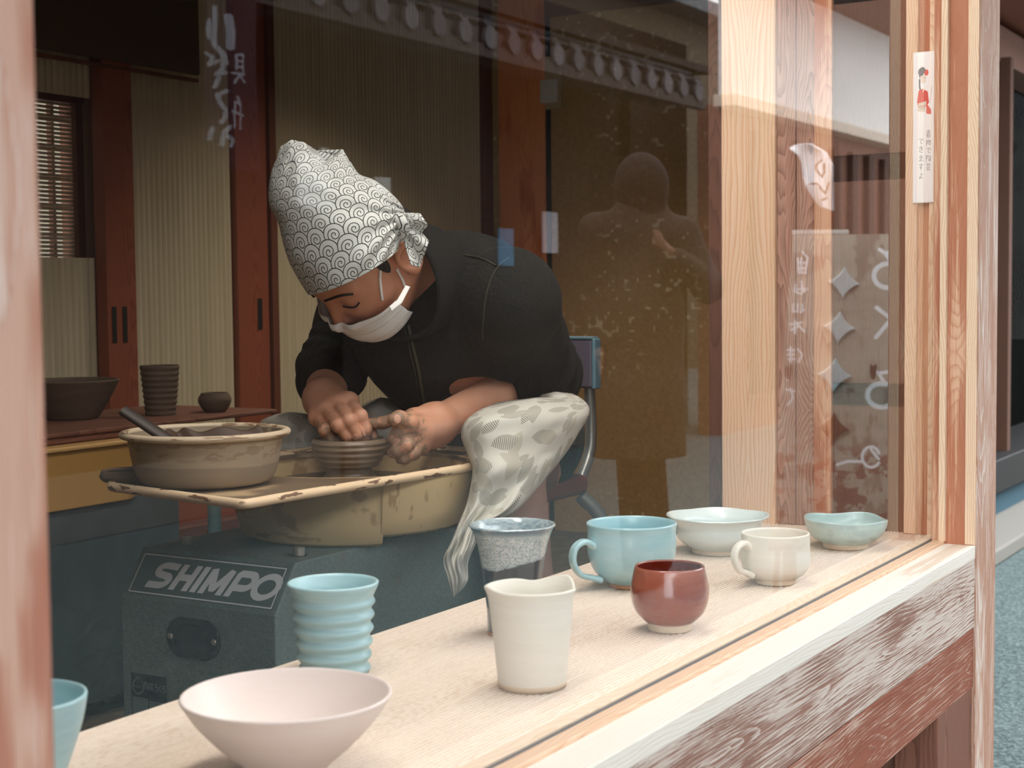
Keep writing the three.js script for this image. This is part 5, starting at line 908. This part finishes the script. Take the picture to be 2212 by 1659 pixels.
// mirrored view of a pixel at virtual distance d: the real point stands in front of the glass
const mir = (px, py, d) => { const q = at(px, py, d); q.z = -q.z; return q; };
M.farWood = std([44, 30, 22], 0.85);
{ // house across the street with a tiled eave
  const b = thing('town_house', 'dark timber house across the street with a tiled eave', 'building');
  part('wall', boxAB([-6, 0, 5.0], [12.3, 3.3, 5.2], 'x', 0), M.farWood, b);
  part('plinth', boxAB([-6, 0, 4.93], [11.2, 0.32, 5.02], 'x', 0.01), std([108, 104, 98], 0.9), b);
  part('notice', boxAB([9.1, 1.36, 4.975], [9.3, 1.62, 4.99], 'y', 0.001), std([88, 150, 190], 0.7), b, 'blue paper notice'); part('notice', boxAB([9.72, 1.46, 4.975], [9.94, 1.76, 4.99], 'y', 0.001), std([214, 208, 214], 0.7), b, 'pale paper notice');
  for (const x of [-4, -1.2, 1.6, 4.4, 7.2, 11.0]) part('post', boxAB([x, 0, 4.9], [x + 0.14, 2.75, 5.04], 'y', 0.005), M.farWood, b);
  part('eave_board', boxAB([-6, 2.54, 4.16], [10.8, 2.62, 4.22], 'x', 0.006), std([70, 60, 56], 0.8), b); part('eave_board', boxAB([-6, 2.6, 4.2], [10.8, 2.72, 4.24], 'x', 0.006), std([88, 80, 80], 0.8), b); part('roof_deck', box(16.8, 0.05, 1.5, 2.4, 2.83, 4.86, 'x', 0).rotateX(0), M.farWood, b).rotation.set(0, 0, 0);
  // tiles: rows of round cover tiles from the eave up
  const tm = [std([92, 84, 88], 0.6), std([80, 74, 78], 0.6), std([104, 95, 98], 0.6)];
  const round = new THREE.CylinderGeometry(0.062, 0.062, 0.4, 10, 1, false, -Math.PI / 2, Math.PI).rotateX(Math.PI / 2).rotateZ(Math.PI / 2).rotateZ(-Math.PI / 2), flat = new THREE.BoxGeometry(0.268, 0.022, 0.4), endCap = new THREE.CylinderGeometry(0.066, 0.066, 0.03, 16).rotateX(Math.PI / 2);
  for (let i = 0; i < 30; i++) for (let j = 0; j < 3; j++) {
    const x = 10.65 - i * 0.27, y = 2.68 + j * 0.13, z = 4.36 + j * 0.33;
    const a = part('roof_tile', flat, tm[(i + j) % 3], b); a.position.set(x - 0.135, y, z); a.rotation.x = 0.38;
    const c = part('roof_tile', round, tm[(i * 2 + j) % 3], b); c.position.set(x, y + 0.02, z); c.rotation.x = 0.38;
    if (!j) part('tile_end', endCap, tm[i % 3], b).position.set(x, y - 0.02, z - 0.2);
  }
  part('ridge', [tube([V(10.62, 2.81, 4.22), V(2, 2.81, 4.22)], 0.03, 30, 10)], std([168, 170, 176], 0.5), b, 'pale round eave tile line');
  for (const [x, y, w2, h2] of [[7.0, 1.83, 0.2, 0.3], [7.26, 1.86, 0.3, 0.34], [7.72, 1.84, 0.16, 0.1]]) part('paper_pane', boxAB([x - w2 / 2, y - h2 / 2, 4.965], [x + w2 / 2, y + h2 / 2, 4.985], 'x', 0.002), std([240, 240, 236], 0.8), b);
}
{
  const b = thing('white_house', 'white plastered house further down the street with brown timber below', 'building');
  part('lower_wall', boxAB([11.4, 0, 4.3], [30, 2.66, 4.5], 'x', 0), M.lattice, b); part('eave_beam', boxAB([11.3, 2.62, 4.12], [30, 2.72, 4.32], 'x', 0.01), std([212, 200, 182], 0.7), b);
  part('upper_wall', boxAB([11.6, 2.7, 4.22], [30, 3.75, 4.4], 'x', 0), std([236, 236, 232], 0.9), b); part('upper_eave', boxAB([11.2, 3.75, 3.6], [30, 3.9, 4.8], 'x', 0.02), M.outWood, b);
  for (let i = 0; i < 12; i++) part('lattice_slat', boxAB([12 + i * 0.5, 0.3, 4.24], [12.16 + i * 0.5, 2.5, 4.31], 'y', 0.006), M.outWood, b);
}
{  // added house, hides a bright gap of sky in the mirrored street
  const b = thing('sky_gap_house', 'plain tan house added to cover the bright sky gap behind the white house', 'building');
  part('wall', boxAB([7, 0, 9.0], [34, 5.2, 9.2], 'x', 0), std([96, 84, 66], 0.9), b); part('roof', boxAB([6.6, 5.2, 8.5], [34.4, 5.4, 9.9], 'x', 0.02), std([96, 98, 102], 0.7), b);
}
{ // hanging banner with brushed letters
  const t = thing('banner', 'dark purple hanging banner with two columns of brushed white letters', 'banner');
  const c = [[448, -20], [560, 0], [560, 372], [448, 360]].map(([x, y]) => mir(x, y, 6.85));
  const map = canvasTexture(512, 1792, (g, w, h) => {
    g.fillStyle = '#33222c'; g.fillRect(0, 0, w, h); g.strokeStyle = '#9c9ea8'; g.lineCap = g.lineJoin = 'round';
    const s = (x, y) => [((x - 448) / 112) * w, ((y + 10) / 376) * h], K = (pts, lw) => { g.lineWidth = lw; g.beginPath(); pts.forEach(([x, y], i) => { const q = s(x, y); i ? g.lineTo(...q) : g.moveTo(...q); }); g.stroke(); };
    const k = 4.4; // pen width per picture pixel
    K([[471, 22], [470, 60], [468, 100], [482, 120], [485, 140]], 11 * k); K([[459, 50], [452, 70], [458, 88], [468, 86]], 9 * k); K([[458, 60], [460, 80]], 12 * k);
    K([[493, 38], [496, 68], [494, 104]], 15 * k);
    K([[452, 122], [466, 128], [458, 146], [474, 136]], 8 * k); K([[484, 124], [480, 152], [470, 166], [484, 160]], 8 * k); K([[474, 172], [466, 194]], 8 * k);
    K([[484, 200], [470, 210], [474, 228], [482, 242], [480, 258], [474, 268]], 9 * k);
    K([[460, 282], [454, 306]], 9 * k); K([[490, 276], [478, 290], [474, 316]], 10 * k); K([[482, 296], [500, 304], [494, 316]], 11 * k);
    K([[504, 120], [504, 150]], 6 * k); K([[504, 120], [520, 116], [522, 152]], 6 * k); K([[504, 132], [522, 132]], 5 * k); K([[504, 144], [522, 144]], 5 * k); K([[496, 160], [528, 158]], 6 * k); K([[512, 160], [500, 180]], 6 * k); K([[514, 164], [530, 174]], 6 * k);
    K([[508, 210], [518, 222]], 8 * k); K([[502, 222], [502, 276]], 6 * k); K([[502, 222], [520, 224], [524, 276]], 6 * k); K([[496, 242], [530, 246]], 6 * k);
  });
  const g = thick(sheet((u, v) => { const a = c[0].clone().lerp(c[1], u), b2 = c[3].clone().lerp(c[2], u); return a.lerp(b2, v).add(V(0, 0, 0.02 * Math.sin(u * 7 + v * 3))); }, 16, 16, (u, v) => [u, 1 - v]), 0.004);
  part('banner_cloth', g, new THREE.MeshStandardMaterial({ map, roughness: 0.9 }), t);
  const top = c[0].clone().lerp(c[1], 0.5), dx = c[1].clone().sub(c[0]).normalize();
  part('banner_rod', tube([top.clone().addScaledVector(dx, -0.2).add(V(0, 0.02, 0)), top.clone().addScaledVector(dx, 0.2).add(V(0, 0.02, 0))], 0.012, 8, 8), M.outWood, t);
  for (const q of [-0.15, 0.15]) part('banner_cord', tube([top.clone().addScaledVector(dx, q).add(V(0, 0.02, 0)), top.clone().addScaledVector(dx, q).add(V(0, 0.12, 0.06))], 0.004, 6, 6), M.black, t);
}
{ // white pennant on a pole
  const t = thing('pennant', 'curling white pennant with dark brushed letters on a thin pole', 'flag');
  const D = 8, map = canvasTexture(512, 768, (g, w, h) => { g.fillStyle = '#f4f6f8'; g.fillRect(0, 0, w, h); g.strokeStyle = '#57392c'; g.lineCap = 'round'; const s = (x, y) => [((x - 1706) / 102) * w, ((y - 310) / 150) * h], K = (p, lw) => { g.lineWidth = lw * 5; g.beginPath(); p.forEach(([x, y], i) => { const q = s(x, y); i ? g.lineTo(...q) : g.moveTo(...q); }); g.stroke(); }; K([[1776, 346], [1764, 356], [1763, 366], [1776, 382], [1781, 372], [1780, 354]], 4); K([[1748, 398], [1764, 396], [1772, 404]], 3.5); K([[1772, 406], [1782, 418], [1790, 394]], 4); K([[1776, 432], [1786, 428]], 4); });
  const rows = [[[1704, 320], [1720, 312], [1752, 310]], [[1724, 336], [1760, 322], [1786, 330]], [[1732, 352], [1770, 340], [1800, 356]], [[1735, 382], [1772, 376], [1805, 376]], [[1740, 402], [1775, 400], [1806, 404]], [[1758, 430], [1780, 428], [1805, 430]], [[1772, 448], [1788, 452], [1804, 458]]];
  const f = (u, v) => { const k = v * (rows.length - 1), i = Math.min(Math.floor(k), rows.length - 2), a = lineAt(rows[i], u), b2 = lineAt(rows[i + 1], u); const x = lerp(a[0], b2[0], k - i), y = lerp(a[1], b2[1], k - i); return mir(x, y, D + 0.05 * Math.sin(u * 5 + v * 3)); };
  part('pennant_cloth', thick(sheet(f, 24, 24, (u, v) => { const k = v * (rows.length - 1), i = Math.min(Math.floor(k), rows.length - 2), a = lineAt(rows[i], u), b2 = lineAt(rows[i + 1], u); return [(lerp(a[0], b2[0], k - i) - 1706) / 102, 1 - (lerp(a[1], b2[1], k - i) - 310) / 150]; }), 0.004), new THREE.MeshStandardMaterial({ map, roughness: 0.9 }), t);
  const p = mir(1807, 455, D); part('pole', tube([V(p.x, 0.02, p.z), V(p.x, p.y + 0.36, p.z)], 0.014, 8, 10), M.outWood, t); part('pole_base', lathe([[0, 0.1], [0.05, 0.1], [0.18, 0.04], [0.19, 0.0], [0, 0]], 32).translate(p.x, 0.001, p.z), M.black, t);
}
{ // standing sign board beside the entrance: letters and glazed tiles
  const t = thing('sign_board', 'pale wooden standing sign with white letters and four star tiles', 'sign');
  const d = 5.5, tl = mir(1714, 508, d), tr = mir(2040, 505, d), bl = mir(1660, 1190, d), br = mir(2040, 1200, d);
  const Px = (x, y) => mir(x, y, d), n = Px(1900, 800).sub(V(0, 0, 0)); const u1 = tr.clone().sub(tl).normalize(), v1 = V(0, 1, 0), nn = u1.clone().cross(v1); if (nn.dot(V(-1, 0, -0.5)) < 0) nn.negate();
  const map = canvasTexture(1024, 1920, (g, w, h) => {
    const s = (x, y) => [((x - 1660) / 380) * w, ((y - 505) / 690) * h], id = g.createImageData(w, h); let k = 0;
    for (let j = 0; j < h; j++) for (let i = 0; i < w; i++) { const q = fbm(i / 300, j / 60, 4, 3), r = step(0.56, 0.7, fbm(i / 90, j / 160, 4, 8)), low = step(0.62, 0.72, j / h) * step(0.5, 0.6, fbm(i / 60, j / 50, 4, 19)); let c = mix3(C(176, 164, 146), C(196, 184, 166), q); c = mix3(c, C(128, 104, 88), r * 0.5); c = mix3(c, C(118, 66, 52), low * 0.7); id.data[k++] = c[0] * 255; id.data[k++] = c[1] * 255; id.data[k++] = c[2] * 255; id.data[k++] = 255; }
    g.putImageData(id, 0, 0); g.strokeStyle = '#ffffff'; g.lineCap = g.lineJoin = 'round';
    const K = (p, lw) => { g.lineWidth = lw * 3.5; g.beginPath(); p.forEach(([x, y], i) => { const q = s(x, y); i ? g.lineTo(...q) : g.moveTo(...q); }); g.stroke(); };
    const ro = (x, y, f = 1) => { K([[x, y], [x + 12 * f, y + 8 * f], [x + 40 * f, y + 5 * f]], 6); K([[x + 12 * f, y + 8 * f], [x + 26 * f, y + 30 * f], [x + 44 * f, y + 34 * f]], 6); const c = []; for (let i = 0; i <= 16; i++) { const a = -1.25 - i * 0.27; c.push([x + 18 * f + Math.cos(a) * 30 * f, y + 57 * f + Math.sin(a) * 26 * f]); } K(c, 8); };
    ro(1898, 538); K([[1892, 664], [1924, 688], [1890, 728]], 7); ro(1884, 797, 0.98);
    { const c = []; for (let i = 0; i <= 24; i++) { const a = 0.6 + i * 0.22; c.push([1880 + Math.cos(a) * 20 * (1 - i * 0.004), 986 + Math.sin(a) * 22]); } K(c, 5); K([[1880, 970], [1896, 990]], 5); K([[1858, 996], [1830, 996], [1806, 1004]], 5); }
    const S = (list, lw = 3.4) => list.forEach((p) => K(p, lw));
    S([[[1732, 542], [1744, 556], [1738, 588]], [[1722, 556], [1724, 588], [1740, 588]], [[1724, 566], [1738, 566]], [[1726, 578], [1738, 578]], [[1730, 556], [1730, 586]]]);
    S([[[1730, 606], [1732, 626]], [[1718, 614], [1714, 628], [1728, 634], [1744, 622]], [[1720, 624], [1736, 622]]]);
    S([[[1712, 656], [1712, 672], [1722, 672], [1722, 656]], [[1732, 656], [1730, 674]], [[1736, 668], [1728, 674]]]); S([[[1706, 700], [1730, 696]], [[1716, 692], [1716, 720]], [[1708, 712], [1722, 706]], [[1722, 700], [1736, 716]]]);
    S([[[1700, 756], [1714, 756]], [[1700, 766], [1714, 766]], [[1702, 776], [1716, 776]], [[1706, 750], [1706, 782]], [[1722, 754], [1732, 766], [1724, 782]]]); S([[[1698, 818], [1700, 822]], [[1696, 842], [1716, 846]], [[1706, 840], [1712, 860], [1700, 876]]]);
  });
  const board = thick(sheet((u, v) => tl.clone().lerp(tr, u).lerp(bl.clone().lerp(br, u), v), 8, 8, (u, v) => [(lerp(lerp(1714, 1660, v), 2040, u) - 1660) / 380, 1 - v]), 0.024);
  part('board', board, new THREE.MeshStandardMaterial({ map, roughness: 0.6 }), t);
  const star = (x, y, r, m, label) => {
    const s = new THREE.Shape(); for (let i = 0; i < 4; i++) { const a = (i * Math.PI) / 2 + 0.08, b = a + Math.PI / 4, c2 = a + Math.PI / 2; if (!i) s.moveTo(Math.cos(a), Math.sin(a)); s.quadraticCurveTo(Math.cos(b) * 0.42, Math.sin(b) * 0.42, Math.cos(c2), Math.sin(c2)); }
    const g = new THREE.ExtrudeGeometry(s, { depth: 0.2, bevelEnabled: true, bevelSize: 0.05, bevelThickness: 0.06, bevelSegments: 2, curveSegments: 14 }).scale(r, r, r), o = part('star_tile', g, m, t, label), c = Px(x, y);
    o.quaternion.setFromRotationMatrix(new THREE.Matrix4().makeBasis(v1.clone().cross(nn), v1, nn)); o.position.copy(c).addScaledVector(nn, 0.011);
  };
  const tileM = glaze([226, 232, 230], { r: 0.2 });
  star(1820, 611, 0.0525, tileM, 'white star tile'); star(1810, 707, 0.0535, tileM, 'white star tile'); star(1800, 810, 0.057, glaze([206, 226, 228], { r: 0.2 }), 'pale blue star tile'); star(1797, 925, 0.055, glaze([92, 54, 40], { r: 0.12, c: 1 }), 'glossy brown star tile');
  part('top_strip', boxAB([-0.1, 0, -0.012], [0.1, 0.015, 0.012], 'x', 0.001), std([238, 234, 222], 0.8), t).position.copy(Px(1772, 506));
  t.children[t.children.length - 1].quaternion.setFromRotationMatrix(new THREE.Matrix4().makeBasis(u1, v1, u1.clone().cross(v1)));
  for (const f of [0.12, 0.6]) { const a = bl.clone().lerp(br, f); part('leg', boxAB([a.x - 0.02, 0.001, a.z - 0.02], [a.x + 0.02, a.y + 0.03, a.z + 0.02], 'y', 0.003), M.outWood, t); const bk = a.clone().addScaledVector(nn, -0.3); part('prop', tube([a.clone().setY(0.9).addScaledVector(nn, -0.02), V(bk.x, 0.012, bk.z)], 0.012, 6, 8), M.outWood, t); }
}
{ // a passer-by mirrored in the pane, in a long dark coat
  const t = thing('person', 'passer-by in a long dark coat standing on the street, seen as a reflection', 'person');
  const P = (x, y, d = 6) => mir(x, y, d), b = (p, a, c, r1, r2) => cap(p, a, c, r1, r2);
  const hd = P(1375, 410), nk = P(1385, 470), sl = P(1290, 500), sr = P(1470, 510, 5.95), wa = P(1385, 690), hp = P(1375, 860), el = P(1290, 650), er = P(1530, 620, 5.9), hl = P(1296, 770, 5.9), hr = P(1440, 540, 5.8), lf = P(1375, 1120), lg = P(1398, 1120), foot = V(lf.x, 0.03, lf.z), foot2 = V(lg.x + 0.1, 0.03, lg.z);
  const skinF = (p) => { let d = smin(ell(p.x - hd.x, p.y - hd.y, p.z - hd.z, 0.078, 0.115, 0.09), b(p, hd, nk, 0.05, 0.055), 0.03); d = smin(d, Math.hypot(p.x - hd.x - 0.04, p.y - hd.y + 0.015, p.z - hd.z - 0.085) - 0.022, 0.03); for (const [a, q] of [[hl, el], [hr, er]]) { d = smin(d, b(p, q, a, 0.03, 0.024), 0.02); const f = a.clone().sub(q).normalize(); for (let i = -1.5; i <= 1.5; i++) d = smin(d, b(p, a, a.clone().addScaledVector(f, 0.085).add(V(0, i * 0.018, 0)), 0.014, 0.008), 0.006); d = smin(d, b(p, a, a.clone().addScaledVector(f, 0.045).add(V(0, 0.045, 0)), 0.013, 0.009), 0.008); } d = smin(d, b(p, wa, sl, 0.09, 0.05), 0.05); d = smin(d, b(p, wa, sr, 0.09, 0.05), 0.05); d = smin(d, b(p, nk, wa, 0.06, 0.1), 0.05); d = smin(d, b(p, sl, el, 0.035, 0.028), 0.02); d = smin(d, b(p, sr, er, 0.035, 0.028), 0.02); d = smin(d, b(p, wa, hp, 0.1, 0.09), 0.03); d = smin(d, b(p, hp, foot, 0.075, 0.035), 0.03); return smin(d, b(p, hp, foot2, 0.075, 0.035), 0.03); };
  part('body', nets(skinF, ...span([hd, sl, sr, el, er, hp, foot, foot2, hl, hr], 0.14), 0.014), std([140, 100, 82], 0.8), t);
  const coatF = (p) => { let d = b(p, nk, wa, 0.11, 0.16); d = smin(d, b(p, sl, sr, 0.075, 0.075), 0.06); d = smin(d, b(p, wa, hp, 0.16, 0.185), 0.06); d = smax(smin(d, b(p, hp, hp.clone().setY(hp.y - 0.35), 0.185, 0.2), 0.05), P(1375, 985).y - p.y, 0.01); d = smin(d, b(p, sl, el, 0.07, 0.06), 0.03); d = smin(d, b(p, sr, er, 0.07, 0.062), 0.03); d = smin(d, b(p, el, el.clone().lerp(hl, 0.75), 0.06, 0.045), 0.02); d = smin(d, b(p, er, er.clone().lerp(hr, 0.75), 0.06, 0.045), 0.02); return d + 0.01 * (noise3(p.x * 14, p.y * 8, p.z * 14) - 0.5); };
  part('coat', nets(coatF, ...span([nk, sl, sr, el, er, hp, hp.clone().setY(hp.y - 0.35)], 0.24), 0.016), std([58, 44, 36], 0.95), t, 'long dark brown coat');
  part('hair', nets((p) => smax(smin(ell(p.x - hd.x + 0.012, p.y - hd.y - 0.02, p.z - hd.z + 0.025, 0.1, 0.125, 0.105), b(p, hd.clone().add(V(-0.02, 0, -0.04)), nk.clone().add(V(-0.02, -0.1, -0.05)), 0.085, 0.06), 0.05), -ell(p.x - hd.x - 0.06, p.y - hd.y + 0.01, p.z - hd.z - 0.1, 0.07, 0.1, 0.07), 0.01), ...span([hd, nk], 0.2), 0.012), std([46, 28, 22], 0.95), t, 'shoulder length brown hair');
  part('trousers', nets((p) => smin(b(p, hp, V(foot.x, 0.1, foot.z), 0.095, 0.058), b(p, hp, V(foot2.x, 0.1, foot2.z), 0.095, 0.058), 0.03), ...span([hp, foot, foot2], 0.13), 0.014), std([54, 44, 38], 0.9), t);
  for (const f of [foot, foot2]) part('shoe', deform(new THREE.SphereGeometry(0.055, 20, 14).scale(1.9, 0.8, 0.95).translate(f.x - 0.05, 0.043, f.z), (v) => { v.y = Math.max(v.y, 0.002); }), M.black, t);
}

// ---------------------------------------------------------------- every group's origin goes to its base; render
for (const o of scene.children) {
  if (!o.isGroup || o.userData.kind === 'structure' || o.position.lengthSq() > 0) continue;
  o.updateMatrixWorld(true); const b = new THREE.Box3().setFromObject(o), c = V((b.min.x + b.max.x) / 2, b.min.y, (b.min.z + b.max.z) / 2);
  o.position.copy(c); for (const k of o.children) k.position.sub(c);
}
renderer.render(scene, camera);
